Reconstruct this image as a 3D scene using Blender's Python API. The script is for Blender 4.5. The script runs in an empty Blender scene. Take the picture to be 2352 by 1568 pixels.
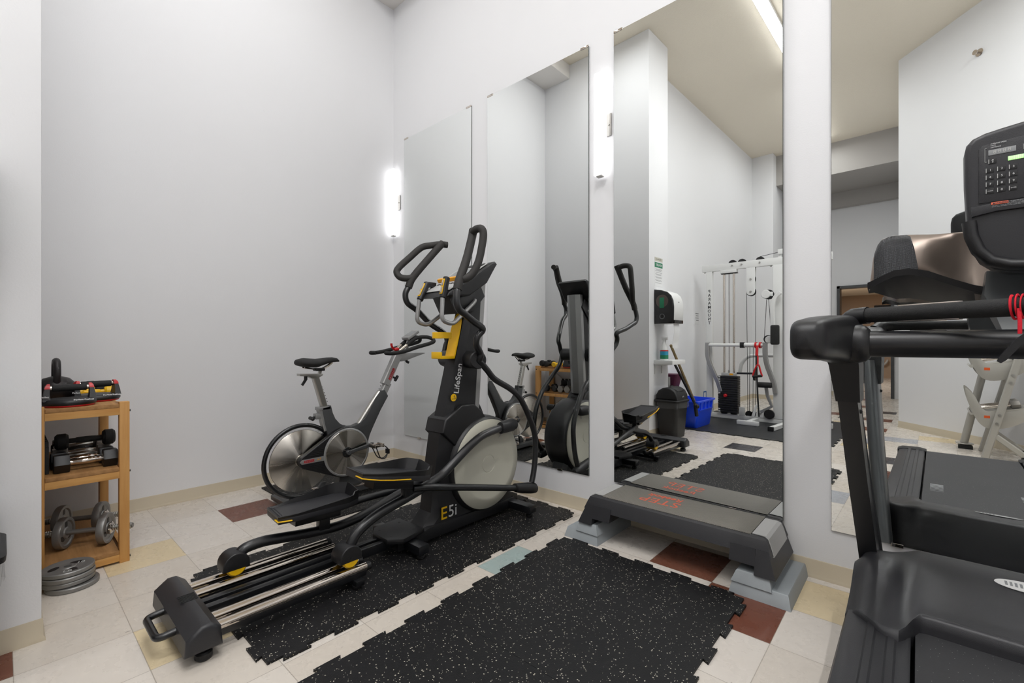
import bpy, bmesh, math, random
from mathutils import Vector, Matrix
random.seed(7)
SC = bpy.context.scene
COL = SC.collection
R = math.radians
WL = {}

# ------------------------------------------------------------------ materials
def lin(c):
    if isinstance(c, str):
        c = c.lstrip('#'); c = [int(c[i:i+2], 16)/255 for i in (0, 2, 4)]
    return tuple(x/12.92 if x <= .04045 else ((x+.055)/1.055)**2.4 for x in c) + (1.0,)

class N:
    def __init__(s, name):
        s.m = bpy.data.materials.new(name); s.m.use_nodes = True
        s.t = s.m.node_tree; s.b = s.t.nodes['Principled BSDF']
    def n(s, typ, **kw):
        o = s.t.nodes.new(typ)
        for k, v in kw.items(): setattr(o, k, v)
        return o
    def l(s, a, b): s.t.links.new(a, b)
    def math(s, op, a, b=None):
        o = s.n('ShaderNodeMath', operation=op)
        for i, v in enumerate((a, b)):
            if v is None: continue
            if isinstance(v, (int, float)): o.inputs[i].default_value = v
            else: s.l(v, o.inputs[i])
        return o.outputs[0]
    def mix(s, f, a, b):
        o = s.n('ShaderNodeMix', data_type='RGBA')
        for i, v in ((0, f), (6, a), (7, b)):
            if isinstance(v, (int, float, tuple)): o.inputs[i].default_value = v
            else: s.l(v, o.inputs[i])
        return o.outputs[2]
    def ramp(s, f, stops):
        o = s.n('ShaderNodeValToRGB'); e = o.color_ramp.elements
        e[0].position, e[0].color = stops[0]; e[1].position, e[1].color = stops[1]
        for p, c in stops[2:]:
            k = e.new(p); k.color = c
        s.l(f, o.inputs[0]); return o.outputs[0]
    def noise(s, vec, scale, detail=3, rough=.5):
        o = s.n('ShaderNodeTexNoise'); o.inputs['Scale'].default_value = scale
        o.inputs['Detail'].default_value = detail; o.inputs['Roughness'].default_value = rough
        if vec is not None: s.l(vec, o.inputs['Vector'])
        return o.outputs['Fac']
    def coord(s, k='Object'): return s.n('ShaderNodeTexCoord').outputs[k]
    def scale(s, vec, sc):
        o = s.n('ShaderNodeMapping'); o.inputs['Scale'].default_value = sc; s.l(vec, o.inputs['Vector']); return o.outputs[0]
    def bump(s, h, strength=.2, dist=.01):
        o = s.n('ShaderNodeBump'); o.inputs['Strength'].default_value = strength; o.inputs['Distance'].default_value = dist
        s.l(h, o.inputs['Height']); s.l(o.outputs[0], s.b.inputs['Normal'])

def PM(name, col, rough=.5, metal=0., grain=0., gscale=400, coat=0., spec=None):
    k = N(name); b = k.b
    b.inputs['Base Color'].default_value = lin(col); b.inputs['Roughness'].default_value = rough; b.inputs['Metallic'].default_value = metal
    if coat: b.inputs['Coat Weight'].default_value = coat; b.inputs['Coat Roughness'].default_value = .15
    if spec is not None: b.inputs['Specular IOR Level'].default_value = spec
    if grain:
        k.bump(k.noise(k.coord(), gscale, 2), grain, .002)
    return k.m

def EM(name, col, strength):
    k = N(name); k.b.inputs['Base Color'].default_value = lin('#e8e8e8')
    k.b.inputs['Emission Color'].default_value = lin(col); k.b.inputs['Emission Strength'].default_value = strength
    return k.m

def wall_paint(name, col, dirt=.06):
    k = N(name); c = k.coord()
    f = k.noise(c, 1.3, 4, .6)
    spot = k.ramp(k.noise(c, 23, 3, .65), [(.72, (0, 0, 0, 1)), (.78, (1, 1, 1, 1))])
    base = lin(col); dk = tuple(x*.93 for x in base[:3]) + (1,)
    m = k.mix(k.math('MULTIPLY', f, .5), base, dk)
    m2 = k.mix(k.math('MULTIPLY', spot, dirt), m, lin('#8c8a88'))
    k.l(m2, k.b.inputs['Base Color']); k.b.inputs['Roughness'].default_value = .55
    k.b.inputs['Specular IOR Level'].default_value = .25
    k.bump(k.noise(c, 160, 2), .12, .002)
    return k.m

M = {}
M['wall'] = wall_paint('wall_paint', '#ebebec')
M['ceil'] = N('ceiling_texture')
k = M['ceil']; k.b.inputs['Base Color'].default_value = lin('#f4ebd9'); k.b.inputs['Roughness'].default_value = .8
k.bump(k.noise(k.coord(), 55, 3, .7), .5, .01); M['ceil'] = k.m
M['soffit'] = wall_paint('soffit_paint', '#ebe7e2', .02)
M['bulkhead'] = wall_paint('bulkhead_paint', '#b5b1ac', .02)

def wood_like(name, c1, c2, sc=(3, 40, 40), rough=.55):
    k = N(name); v = k.scale(k.coord(), sc)
    n1 = k.noise(v, 1.2, 5, .6); n2 = k.noise(k.coord(), 9, 2)
    f = k.ramp(n1, [(.3, (0, 0, 0, 1)), (.72, (1, 1, 1, 1))])
    k.l(k.mix(f, lin(c1), lin(c2)), k.b.inputs['Base Color']); k.b.inputs['Roughness'].default_value = rough
    k.bump(n1, .15, .002); return k.m

# floor: vinyl tiles with single coloured ones
def floor_mat():
    k = N('vinyl_tile_floor'); c = k.coord(); s = k.n('ShaderNodeSeparateXYZ'); k.l(c, s.inputs[0])
    u = k.math('DIVIDE', k.math('SUBTRACT', s.outputs[0], .372), .3065)
    v = k.math('DIVIDE', k.math('SUBTRACT', -.06, s.outputs[1]), .3095)
    iu, iv = k.math('FLOOR', u), k.math('FLOOR', v)
    fu, fv = k.math('FRACT', u), k.math('FRACT', v)
    cell = k.n('ShaderNodeCombineXYZ'); k.l(iu, cell.inputs[0]); k.l(iv, cell.inputs[1])
    wn = k.n('ShaderNodeTexWhiteNoise', noise_dimensions='2D'); k.l(cell.outputs[0], wn.inputs['Vector'])
    tone = wn.outputs['Value']
    base = k.mix(tone, lin('#dcd5cc'), lin('#d0c7bb'))
    def sel(lst):
        tot = None
        for a, b in lst:
            p = k.math('MULTIPLY', k.math('COMPARE', iu, float(a)), k.math('COMPARE', iv, float(b)))
            tot = p if tot is None else k.math('ADD', tot, p)
        return tot
    col = base
    for colr, lst in (('#704232', [(0, 4), (8, 0), (9, 1), (3, 8), (10, 7), (9, 15), (8, 23), (10, 5), (5, 14), (7, 19), (9, 18), (8, 27), (7, 33)]),
                      ('#dccaa6', [(1, 6), (4, 6), (10, 0), (11, 14), (8, 16), (9, 11), (4, 12)]),
                      ('#a3b4b1', [(6, 2)]),
                      ('#a9abb0', [(9, 4), (10, 13), (7, 15), (9, 12)]),
                      ('#3b3b3f', [(6, 8), (10, 9), (8, 18), (9, 21)])):
        col = k.mix(sel(lst), col, lin(colr))
    stretch = k.scale(c, (9, 40, 10))
    fl = k.ramp(k.noise(stretch, 6.0, 4, .7), [(.62, (0, 0, 0, 1)), (.70, (1, 1, 1, 1))])
    col = k.mix(k.math('MULTIPLY', fl, .10), col, lin('#a08e7c'))
    fl2 = k.ramp(k.noise(k.scale(c, (30, 11, 10)), 5.0, 3, .7), [(.66, (0, 0, 0, 1)), (.72, (1, 1, 1, 1))])
    col = k.mix(k.math('MULTIPLY', fl2, .16), col, lin('#8d7d70'))
    dirt = k.ramp(k.noise(c, 2.1, 5, .65), [(.45, (0, 0, 0, 1)), (.75, (1, 1, 1, 1))])
    col = k.mix(k.math('MULTIPLY', dirt, .16), col, lin('#a3907c'))
    scuff = k.ramp(k.noise(k.scale(c, (60, 14, 10)), 1.0, 2, .5), [(.735, (0, 0, 0, 1)), (.76, (1, 1, 1, 1))])
    col = k.mix(k.math('MULTIPLY', scuff, .55), col, lin('#5c5350'))
    def edge(f):
        return k.math('LESS_THAN', k.math('MINIMUM', f, k.math('SUBTRACT', 1.0, f)), .0045)
    g = k.math('MAXIMUM', edge(fu), edge(fv))
    col = k.mix(k.math('MULTIPLY', g, .55), col, lin('#7d7266'))
    k.l(col, k.b.inputs['Base Color'])
    r = k.noise(c, 14, 4, .6)
    k.l(k.ramp(r, [(.3, (.2, .2, .2, 1)), (.75, (.42, .42, .42, 1))]), k.b.inputs['Roughness'])
    k.b.inputs['Specular IOR Level'].default_value = .35
    k.bump(k.math('SUBTRACT', 1.0, g), .12, .002)
    return k.m
M['floor'] = floor_mat()

def rubber_mat():
    k = N('speckled_rubber'); c = k.coord()
    v = k.n('ShaderNodeTexVoronoi'); v.inputs['Scale'].default_value = 150; k.l(c, v.inputs['Vector'])
    s = k.n('ShaderNodeSeparateColor'); k.l(v.outputs['Color'], s.inputs[0])
    rad = k.math('ADD', .12, k.math('MULTIPLY', s.outputs[1], .3))
    on = k.math('MULTIPLY', k.math('LESS_THAN', v.outputs['Distance'], rad), k.math('GREATER_THAN', s.outputs[0], .78))
    tint = k.mix(s.outputs[2], lin('#c9c4b8'), lin('#8f8872'))
    base = k.mix(k.noise(c, 40, 3), lin('#0e0e0f'), lin('#171719'))
    k.l(k.mix(on, base, tint), k.b.inputs['Base Color']); k.b.inputs['Roughness'].default_value = .55
    k.b.inputs['Specular IOR Level'].default_value = .3
    k.bump(k.noise(c, 300, 2), .35, .002); return k.m
M['rubber'] = rubber_mat()
M['plainrubber'] = PM('plain_rubber', '#222325', .55, grain=.3)
M['blackmetal'] = PM('black_painted_steel', '#0f1013', .36, .0, .05, 500, coat=.25)
M['blackplastic'] = PM('black_plastic', '#151517', .42, 0, .15, 500)
M['darkplastic'] = PM('dark_plastic', '#0d0d0f', .5, 0, .1, 500)
M['greyplastic'] = PM('charcoal_plastic', '#27272a', .4, 0, .2, 500)
M['foam'] = PM('black_foam', '#1d1d1d', .75, 0, .5, 300)
M['grip'] = PM('worn_black_foam', '#2c2a28', .7, 0, .5, 350)
M['chrome'] = PM('chrome', '#cfc6bd', .08, 1.)
M['steel'] = PM('brushed_steel', '#b4b2ad', .3, 1.)
M['silverpaint'] = PM('silver_paint', '#a3a3a2', .35, .55)
M['greypaint'] = PM('dark_grey_paint', '#4b4c4d', .42, .25)
M['cream'] = PM('cream_plastic', '#c3c1b2', .45)
M['yellow'] = PM('yellow_plastic', '#f3bf10', .4)
M['orange'] = PM('orange_yellow_plastic', '#eea514', .4)
M['white'] = PM('white_plastic', '#e4e4e2', .35)
M['whitepaint'] = PM('white_powder_coat', '#e3e3e1', .35)
M['paper'] = PM('white_paper', '#e6e6e6', .8)
M['red'] = PM('red_plastic', '#c8161c', .35)
M['redcord'] = PM('red_cord', '#d3152c', .8, 0, .5, 300)
M['blue'] = PM('blue_plastic', '#1f4fee', .3)
M['bluetape'] = PM('blue_tape', '#2f6fc0', .6)
M['purple'] = PM('dark_purple_plastic', '#5b1c3f', .35)
M['iron'] = PM('hammered_grey_iron', '#8b8a88', .42, .55, .3, 120)
M['darkiron'] = PM('black_iron', '#2a2727', .42, .4, .3, 120)
M['hexgrey'] = PM('grey_hex_iron', '#8a8680', .4, .4)
M['baseboard'] = PM('vinyl_baseboard', '#c9bda6', .45, 0, .05, 80)
M['step_grey'] = PM('light_grey_plastic', '#b9b9b7', .45, 0, .05, 80)
M['riser'] = PM('riser_grey_plastic', '#9aa0a3', .5, 0, .2, 260)
M['textwhite'] = PM('white_print', '#dcdcdc', .5)
M['textred'] = PM('red_print', '#b3252b', .5)
M['textorange'] = PM('orange_print', '#e06a4e', .5)
M['textdark'] = PM('dark_print', '#3a3a3c', .5)
M['textgrey'] = PM('grey_print', '#8d8f90', .5)
M['warn'] = PM('orange_label', '#dd5a1e', .5)
M['green'] = PM('green_print', '#1d7a55', .6)
M['bronze'] = PM('bronze_painted_plastic', '#978a80', .36, .7)
M['gunmetal'] = PM('gunmetal_paint', '#76797b', .32, .65)
M['silverrack'] = PM('silver_grey_powder_coat', '#b4b1a9', .38, .3)
M['tan'] = PM('tan_paint', '#b39c86', .7)
M['pine'] = wood_like('pine', '#d3a05f', '#bf8746', (30, 30, 2.2))
M['pine_y'] = wood_like('pine_rail', '#d8a663', '#c28a48', (30, 2.2, 30))
M['slat'] = wood_like('rough_pine', '#b58755', '#8f6639', (2.2, 30, 30), .7)
M['stick'] = wood_like('worn_wood', '#8d7a55', '#6d5c3d', (25, 25, 2), .6)

def brushed_disc(name, col='#c3beb6'):
    k = N(name); k.b.inputs['Base Color'].default_value = lin(col); k.b.inputs['Metallic'].default_value = 1
    k.b.inputs['Roughness'].default_value = .28; k.b.inputs['Anisotropic'].default_value = .93; k.b.inputs['Anisotropic Rotation'].default_value = .25
    s_ = k.n('ShaderNodeSeparateXYZ'); k.l(k.coord(), s_.inputs[0]); an = k.math('ARCTAN2', s_.outputs[1], s_.outputs[2])
    w_ = k.n('ShaderNodeTexNoise', noise_dimensions='1D'); w_.inputs['Scale'].default_value = 1.8; w_.inputs['Detail'].default_value = 4; k.l(an, w_.inputs['W'])
    k.l(k.ramp(w_.outputs['Fac'], [(.3, (.2, .2, .2, 1)), (.7, (.38, .38, .38, 1))]), k.b.inputs['Roughness'])
    t = k.n('ShaderNodeTangent', direction_type='RADIAL', axis='X'); k.l(t.outputs[0], k.b.inputs['Tangent'])
    return k.m
M['disc'] = brushed_disc('turned_steel')

def mirror_mat():
    k = N('mirror_glass'); k.b.inputs['Base Color'].default_value = (.86, .88, .87, 1); k.b.inputs['Metallic'].default_value = 1
    k.b.inputs['Roughness'].default_value = 0.0; return k.m
M['mirror'] = mirror_mat()
M['mirror_edge'] = PM('mirror_edge', '#3b423e', .3)

def step_top():
    k = N('ribbed_rubber_top'); c = k.coord(); s = k.n('ShaderNodeSeparateXYZ'); k.l(c, s.inputs[0])
    a = k.math('SINE', k.math('MULTIPLY', s.outputs[0], 2*math.pi/.0105))
    b = k.math('SINE', k.math('MULTIPLY', s.outputs[1], 2*math.pi/.0105))
    h = k.math('MULTIPLY', a, b)
    f = k.math('MULTIPLY', k.math('ADD', h, 1.0), .5)
    k.l(k.mix(f, lin('#6d6a63'), lin('#8a867d')), k.b.inputs['Base Color']); k.b.inputs['Roughness'].default_value = .55
    k.bump(h, .5, .003); return k.m
M['step_top'] = step_top()

def belt_mat():
    k = N('treadmill_belt'); c = k.coord()
    v = k.n('ShaderNodeTexVoronoi'); v.inputs['Scale'].default_value = 260; k.l(c, v.inputs['Vector'])
    s = k.n('ShaderNodeSeparateColor'); k.l(v.outputs['Color'], s.inputs[0])
    on = k.math('MULTIPLY', k.math('LESS_THAN', v.outputs['Distance'], .25), k.math('GREATER_THAN', s.outputs[0], .965))
    base = k.mix(k.noise(c, 3, 4), lin('#2b2b2d'), lin('#38383a'))
    k.l(k.mix(on, base, lin('#9c9c98')), k.b.inputs['Base Color']); k.b.inputs['Roughness'].default_value = .6
    k.bump(k.noise(c, 500, 2), .3, .001); return k.m
M['belt'] = belt_mat()

def carbon():
    k = N('carbon_weave_grille'); c = k.coord(); s = k.n('ShaderNodeSeparateXYZ'); k.l(c, s.inputs[0])
    a = k.math('SINE', k.math('MULTIPLY', k.math('ADD', s.outputs[0], s.outputs[2]), 2*math.pi/.0062))
    b = k.math('SINE', k.math('MULTIPLY', k.math('SUBTRACT', s.outputs[0], s.outputs[2]), 2*math.pi/.0062))
    h = k.math('MULTIPLY', a, b)
    f = k.math('MULTIPLY', k.math('ADD', h, 1.0), .5)
    k.l(k.mix(f, lin('#161618'), lin('#3e3f42')), k.b.inputs['Base Color']); k.b.inputs['Roughness'].default_value = .3
    k.b.inputs['Metallic'].default_value = .3
    k.bump(h, .4, .002); return k.m
M['carbon'] = carbon()
def clear(name, col, rough, alpha):
    k = N(name); k.b.inputs['Base Color'].default_value = lin(col); k.b.inputs['Roughness'].default_value = rough
    k.b.inputs['Alpha'].default_value = alpha; return k.m
M['bag'] = clear('clear_bag', '#8f9092', .15, .18)

# ------------------------------------------------------------------ mesh builder
def cr(pts, n=6, closed=False):
    P = [Vector(p) for p in pts]; out = []; m = len(P)
    rng = m if closed else m-1
    for i in range(rng):
        p1, p2 = P[i % m], P[(i+1) % m]
        p0 = P[(i-1) % m] if closed or i > 0 else p1*2-p2
        p3 = P[(i+2) % m] if closed or i+2 < m else p2*2-p1
        for j in range(n):
            t = j/n
            out.append(.5*((2*p1)+(p2-p0)*t+(2*p0-5*p1+4*p2-p3)*t*t+(3*p1-p0-3*p2+p3)*t**3))
    if not closed: out.append(P[-1])
    return out

def fillet(pts, r, n=5):
    P = [Vector(p) for p in pts]; out = [P[0]]
    for i in range(1, len(P)-1):
        a, b, c = P[i-1], P[i], P[i+1]
        d1, d2 = (a-b), (c-b); q = min(r, d1.length*.48, d2.length*.48)
        s, e = b+d1.normalized()*q, b+d2.normalized()*q
        for j in range(n+1):
            t = j/n; out.append(s*(1-t)**2+b*2*t*(1-t)+e*t*t)
    out.append(P[-1]); return out

class MB:
    def __init__(s): s.bm = bmesh.new()
    def _bev(s, faces, w, seg):
        es = list({e for f in faces for e in f.edges})
        if w > 0: bmesh.ops.bevel(s.bm, geom=es, offset=w, offset_type='OFFSET', segments=seg, profile=.6, affect='EDGES', clamp_overlap=True)
    def bx(s, x0, x1, y0, y1, z0, z1, bev=0., seg=2, mat=None, sharp=None):
        t = MB() if (bev or mat) else s
        vs = [t.bm.verts.new((x, y, z)) for x in (x0, x1) for y in (y0, y1) for z in (z0, z1)]
        q = [(0, 1, 3, 2), (4, 6, 7, 5), (0, 4, 5, 1), (2, 3, 7, 6), (0, 2, 6, 4), (1, 5, 7, 3)]
        fs = [t.bm.faces.new([vs[i] for i in f]) for f in q]
        if bev: t._bev(fs, bev, seg)
        if t is not s: s.add(t, mat)
        return s
    def add(s, o, mat=None):
        if mat is not None: o.bm.transform(mat)
        me = bpy.data.meshes.new('tmp'); o.bm.to_mesh(me); s.bm.from_mesh(me); bpy.data.meshes.remove(me); o.bm.free(); return s
    def prism(s, poly, axis, a, b, bev=0., seg=2, mat=None):
        t = MB()
        def p(u, v, w): return {'x': (w, u, v), 'y': (u, w, v), 'z': (u, v, w)}[axis]
        lo = [t.bm.verts.new(p(u, v, a)) for u, v in poly]; hi = [t.bm.verts.new(p(u, v, b)) for u, v in poly]
        n = len(poly); fs = [t.bm.faces.new(lo), t.bm.faces.new(hi[::-1])]
        for i in range(n): fs.append(t.bm.faces.new([lo[i], hi[i], hi[(i+1) % n], lo[(i+1) % n]]))
        bmesh.ops.recalc_face_normals(t.bm, faces=t.bm.faces[:])
        if bev:
            es = [e for f in (fs[0], fs[1]) for e in f.edges]
            bmesh.ops.bevel(t.bm, geom=es, offset=bev, offset_type='OFFSET', segments=seg, profile=.6, affect='EDGES', clamp_overlap=True)
        return s.add(t, mat)
    def sweep(s, path, prof, closed=False, cap=True, up=None, scales=None):
        P = [Vector(p) for p in path]; n = len(P); rings = []
        T = []
        for i in range(n):
            a = P[i-1] if (i or closed) else P[i]; b = P[(i+1) % n] if (i < n-1 or closed) else P[i]
            d = (b-a); T.append(d.normalized() if d.length > 1e-9 else Vector((0, 0, 1)))
        if up is not None: nrm = Vector(up)
        else: nrm = T[0].orthogonal()
        nrm = (nrm-T[0]*nrm.dot(T[0])).normalized()
        for i in range(n):
            if i:
                if up is not None: nrm = Vector(up)
                nn = nrm-T[i]*nrm.dot(T[i])
                nrm = nn.normalized() if nn.length > 1e-6 else T[i].orthogonal()
            bn = T[i].cross(nrm); k = scales[i] if scales else 1.
            rings.append([s.bm.verts.new(P[i]+nrm*(u*k)+bn*(v*k)) for u, v in prof])
        m = len(prof)
        for i in range(n if closed else n-1):
            a, b = rings[i], rings[(i+1) % n]
            for j in range(m):
                s.bm.faces.new([a[j], a[(j+1) % m], b[(j+1) % m], b[j]])
        if cap and not closed:
            s.bm.faces.new(rings[0][::-1]); s.bm.faces.new(rings[-1])
        return s
    def tube(s, path, r, seg=14, closed=False, cap=True, flat=1., up=None, scales=None):
        pr = [(r*math.cos(2*math.pi*i/seg), r*flat*math.sin(2*math.pi*i/seg)) for i in range(seg)]
        return s.sweep(path, pr, closed, cap, up, scales)
    def rtube(s, path, w, h, bev=.004, up=(0, 0, 1), closed=False):
        b = min(bev, w*.45, h*.45); a, c = h/2, w/2
        pr = [(-a, -c+b), (-a+b, -c), (a-b, -c), (a, -c+b), (a, c-b), (a-b, c), (-a+b, c), (-a, c-b)]
        return s.sweep(path, pr, closed, True, up)
    def cyl(s, p0, p1, r, r2=None, seg=24, bev=0.):
        p0, p1 = Vector(p0), Vector(p1); d = p1-p0; L = d.length
        r2 = r if r2 is None else r2
        pr = [(0, 0), (r-bev, 0), (r, bev), (r2, L-bev), (r2-bev, L), (0, L)] if bev else [(0, 0), (r, 0), (r2, L), (0, L)]
        return s.lathe(pr, p0, d, seg)
    def lathe(s, prof, o=(0, 0, 0), axis=(0, 0, 1), seg=32, mat=None):
        q = Vector((0, 0, 1)).rotation_difference(Vector(axis)).to_matrix().to_4x4(); mt = Matrix.Translation(Vector(o)) @ q
        rings = []
        for r, h in prof:
            if r < 1e-6: rings.append([s.bm.verts.new(mt @ Vector((0, 0, h)))])
            else: rings.append([s.bm.verts.new(mt @ Vector((r*math.cos(2*math.pi*i/seg), r*math.sin(2*math.pi*i/seg), h))) for i in range(seg)])
        for a, b in zip(rings, rings[1:]):
            for i in range(seg):
                j = (i+1) % seg
                if len(a) == 1 and len(b) == 1: continue
                if len(a) == 1: s.bm.faces.new([a[0], b[j], b[i]])
                elif len(b) == 1: s.bm.faces.new([a[i], a[j], b[0]])
                else: s.bm.faces.new([a[i], a[j], b[j], b[i]])
        return s
    def ball(s, c, r, sc=(1, 1, 1), u=20, v=12, rot=None):
        m = Matrix.Translation(Vector(c)) @ (rot.to_4x4() if rot else Matrix()) @ Matrix.Diagonal((*sc, 1))
        bmesh.ops.create_uvsphere(s.bm, u_segments=u, v_segments=v, radius=r, matrix=m); return s
    def loft(s, rings, cap=True, closed=False):
        rr = [[s.bm.verts.new(p) for p in r] for r in rings]; m = len(rr[0])
        for a, b in zip(rr, rr[1:]):
            for j in range(m): s.bm.faces.new([a[j], a[(j+1) % m], b[(j+1) % m], b[j]])
        if cap: s.bm.faces.new(rr[0][::-1]); s.bm.faces.new(rr[-1])
        return s
    def grid(s, xs, ys, f, thick=None, zb=None):
        top = [[s.bm.verts.new(f(x, y)) for y in ys] for x in xs]
        nx, ny = len(xs), len(ys)
        for i in range(nx-1):
            for j in range(ny-1): s.bm.faces.new([top[i][j], top[i+1][j], top[i+1][j+1], top[i][j+1]])
        if thick is not None:
            th = Vector(thick)
            bot = [[s.bm.verts.new(v.co+th) if zb is None else s.bm.verts.new((v.co.x, v.co.y, zb)) for v in row] for row in top]
            for i in range(nx-1):
                for j in range(ny-1): s.bm.faces.new([bot[i][j], bot[i][j+1], bot[i+1][j+1], bot[i+1][j]])
            def side(a, b): 
                for i in range(len(a)-1): s.bm.faces.new([a[i], b[i], b[i+1], a[i+1]])
            side([r[0] for r in top][::-1], [r[0] for r in bot][::-1]); side([r[-1] for r in top], [r[-1] for r in bot])
            side(top[0], bot[0]); side(top[-1][::-1], bot[-1][::-1])
        return s

def mesh_obj(name, mb, mat, parent=None, sharp=38, origin=None):
    bm = mb.bm
    bmesh.ops.recalc_face_normals(bm, faces=bm.faces[:])
    if parent is not None: off = WL[parent.name]
    else: off = Vector(origin) if origin is not None else Vector((0, 0, 0))
    if off.length > 0: bmesh.ops.translate(bm, verts=bm.verts[:], vec=-off)
    me = bpy.data.meshes.new(name); bm.to_mesh(me); bm.free()
    me.shade_smooth(); me.set_sharp_from_angle(angle=R(sharp))
    me.materials.append(mat)
    o = bpy.data.objects.new(name, me); COL.objects.link(o)
    if parent is not None: o.parent = parent
    else: o.location = off
    WL[o.name] = Vector(off)
    return o

def tag(o, label=None, cat=None, group=None, kind=None):
    for k_, v in (('label', label), ('category', cat), ('group', group), ('kind', kind)):
        if v: o[k_] = v
    return o
def thing(name, loc, label, cat, group=None):
    o = bpy.data.objects.new(name, None); COL.objects.link(o); o.location = loc; o.empty_display_size = .05
    WL[o.name] = Vector(loc); tag(o, label, cat, group); return o
def single(name, mb, mat, origin, label, cat, group=None, kind=None):
    return tag(mesh_obj(name, mb, mat, None, origin=origin), label, cat, group, kind)
def struct(name, mb, mat, parent=None):
    o = mesh_obj(name, mb, mat, parent)
    if parent is None: o['kind'] = 'structure'
    return o
def kids(o): return [c for c in bpy.data.objects if c.parent == o]
def dup(o, parent=None, loc=None, rot=None, label=None, group=None):
    c = o.copy(); COL.objects.link(c)
    if parent is not None: c.parent = parent
    if loc is not None: c.location = loc
    if rot is not None: c.rotation_euler = rot
    if label: c['label'] = label
    if group: c['group'] = group
    for ch in kids(o): dup(ch, c)
    return c
def text_mb(body, size, mat4, extrude=.0006, shear=0., bold=0., space=1., align='CENTER'):
    cu = bpy.data.curves.new('t', 'FONT'); cu.body = body; cu.size = size; cu.extrude = extrude; cu.align_x = align; cu.align_y = 'CENTER'
    cu.shear = shear; cu.offset = bold; cu.space_character = space; cu.resolution_u = 3
    ob = bpy.data.objects.new('t', cu); COL.objects.link(ob)
    dg = bpy.context.evaluated_depsgraph_get(); me = bpy.data.meshes.new_from_object(ob.evaluated_get(dg))
    mb = MB(); mb.bm.from_mesh(me); mb.bm.transform(mat4)
    bpy.data.objects.remove(ob); bpy.data.curves.remove(cu); bpy.data.meshes.remove(me); return mb
def frame(o, xd, yd):
    x = Vector(xd).normalized(); y = Vector(yd); y = (y-x*y.dot(x)).normalized(); z = x.cross(y)
    return Matrix.Translation(Vector(o)) @ Matrix((x, y, z)).transposed().to_4x4()
def mirx(pts, c): return [(2*c-p[0], p[1], p[2]) for p in pts]
# ------------------------------------------------------------------ setting
H = 4.78
struct('floor', MB().bx(-.3, 6.7, -16, .2, -.1, 0), M['floor'])
struct('ceiling', MB().bx(-.3, 6.7, -9.3, .2, H, H+.1), M['ceil'])
struct('wall_mirror', MB().bx(-.2, 6.7, 0, .2, 0, H), M['wall'])
struct('wall_left', MB().bx(-.2, 0, -2.463, 0, 0, H), M['wall'])
struct('wall_stub', MB().bx(-.2, 1.41, -2.96, -2.463, 0, H, .004), M['wall'])
struct('wall_recess', MB().bx(.8, 1.1, -7.4, -2.96, 0, H), M['wall'])
struct('wall_rear', MB().bx(.8, 1.48, -9.3, -7.4, 0, H, .004), M['wall'])
DX0, DX1, DZ = 2.36, 3.28, 2.28
fw_ = MB(); fw_.bx(1.48, DX0, -9.3, -9.1, 0, H); fw_.bx(DX1, 3.6, -9.3, -9.1, 0, H); fw_.bx(DX0, DX1, -9.3, -9.1, DZ, H)
struct('wall_far', fw_, M['wall'])
struct('wall_right', MB().prism([(3.53, -5.26), (6.5, -2.14), (6.7, -2.3), (6.7, -9.3), (3.53, -9.3)], 'z', 0, H), M['wall'])
struct('wall_end', MB().bx(6.5, 6.7, -2.14, 0, 0, H), M['wall'])
struct('ceiling_soffit', MB().bx(0, .41, -2.463, -.34, 4.6, H), M['soffit'])
struct('ceiling_bulkhead', MB().bx(0, 6.5, -.34, 0, 4.384, H), M['soffit'])
struct('ceiling_beam', MB().bx(1.48, 3.53, -9.1, -7.62, 4.2, H), M['bulkhead'])
struct('ceiling_valance', MB().bx(1.48, 3.53, -9.1, -8.95, 3.9, 4.2), M['bulkhead'])
# rooms beyond the far door
hb = MB(); hb.bx(1.3, 1.4, -15.6, -9.3, 0, 2.6); hb.bx(3.7, 3.8, -15.6, -9.3, 0, 2.6); hb.bx(1.3, 3.8, -15.7, -15.6, 0, 2.6)
struct('wall_hall', hb, M['tan'])
struct('ceiling_hall', MB().bx(1.3, 3.8, -15.7, -9.3, 2.6, 2.7), M['ceil'])
dd = MB(); dd.bx(DX0, DX0+.05, -9.32, -9.06, 0, DZ); dd.bx(DX1-.05, DX1, -9.32, -9.06, 0, DZ); dd.bx(DX0, DX1, -9.32, -9.06, DZ-.05, DZ)
o = struct('door_1', dd, M['greypaint'])
# baseboards with a cove lip
def baseb(name, pts, h=.085):
    b = MB()
    prof = [(0, 0), (0, .012), (.012, .010), (.02, .005), (h-.004, .004), (h, .002), (h, 0)]
    b.sweep(pts, [(u, -v) for u, v in prof], up=(0, 0, 1)); return struct(name, b, M['baseboard'])
baseb('baseboard_left', [(0, 0, 0), (0, -2.463, 0)])
baseb('baseboard_mirror', [(6.5, 0, 0), (0, 0, 0)])
baseb('baseboard_stub', [(0, -2.463, 0), (1.41, -2.463, 0), (1.41, -2.96, 0), (1.1, -2.96, 0), (1.1, -7.4, 0), (1.48, -7.4, 0), (1.48, -9.1, 0), (2.3, -9.1, 0)])
baseb('baseboard_right', [(3.53, -9.0, 0), (3.53, -5.26, 0), (6.5, -2.14, 0), (6.5, 0, 0)])

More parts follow.
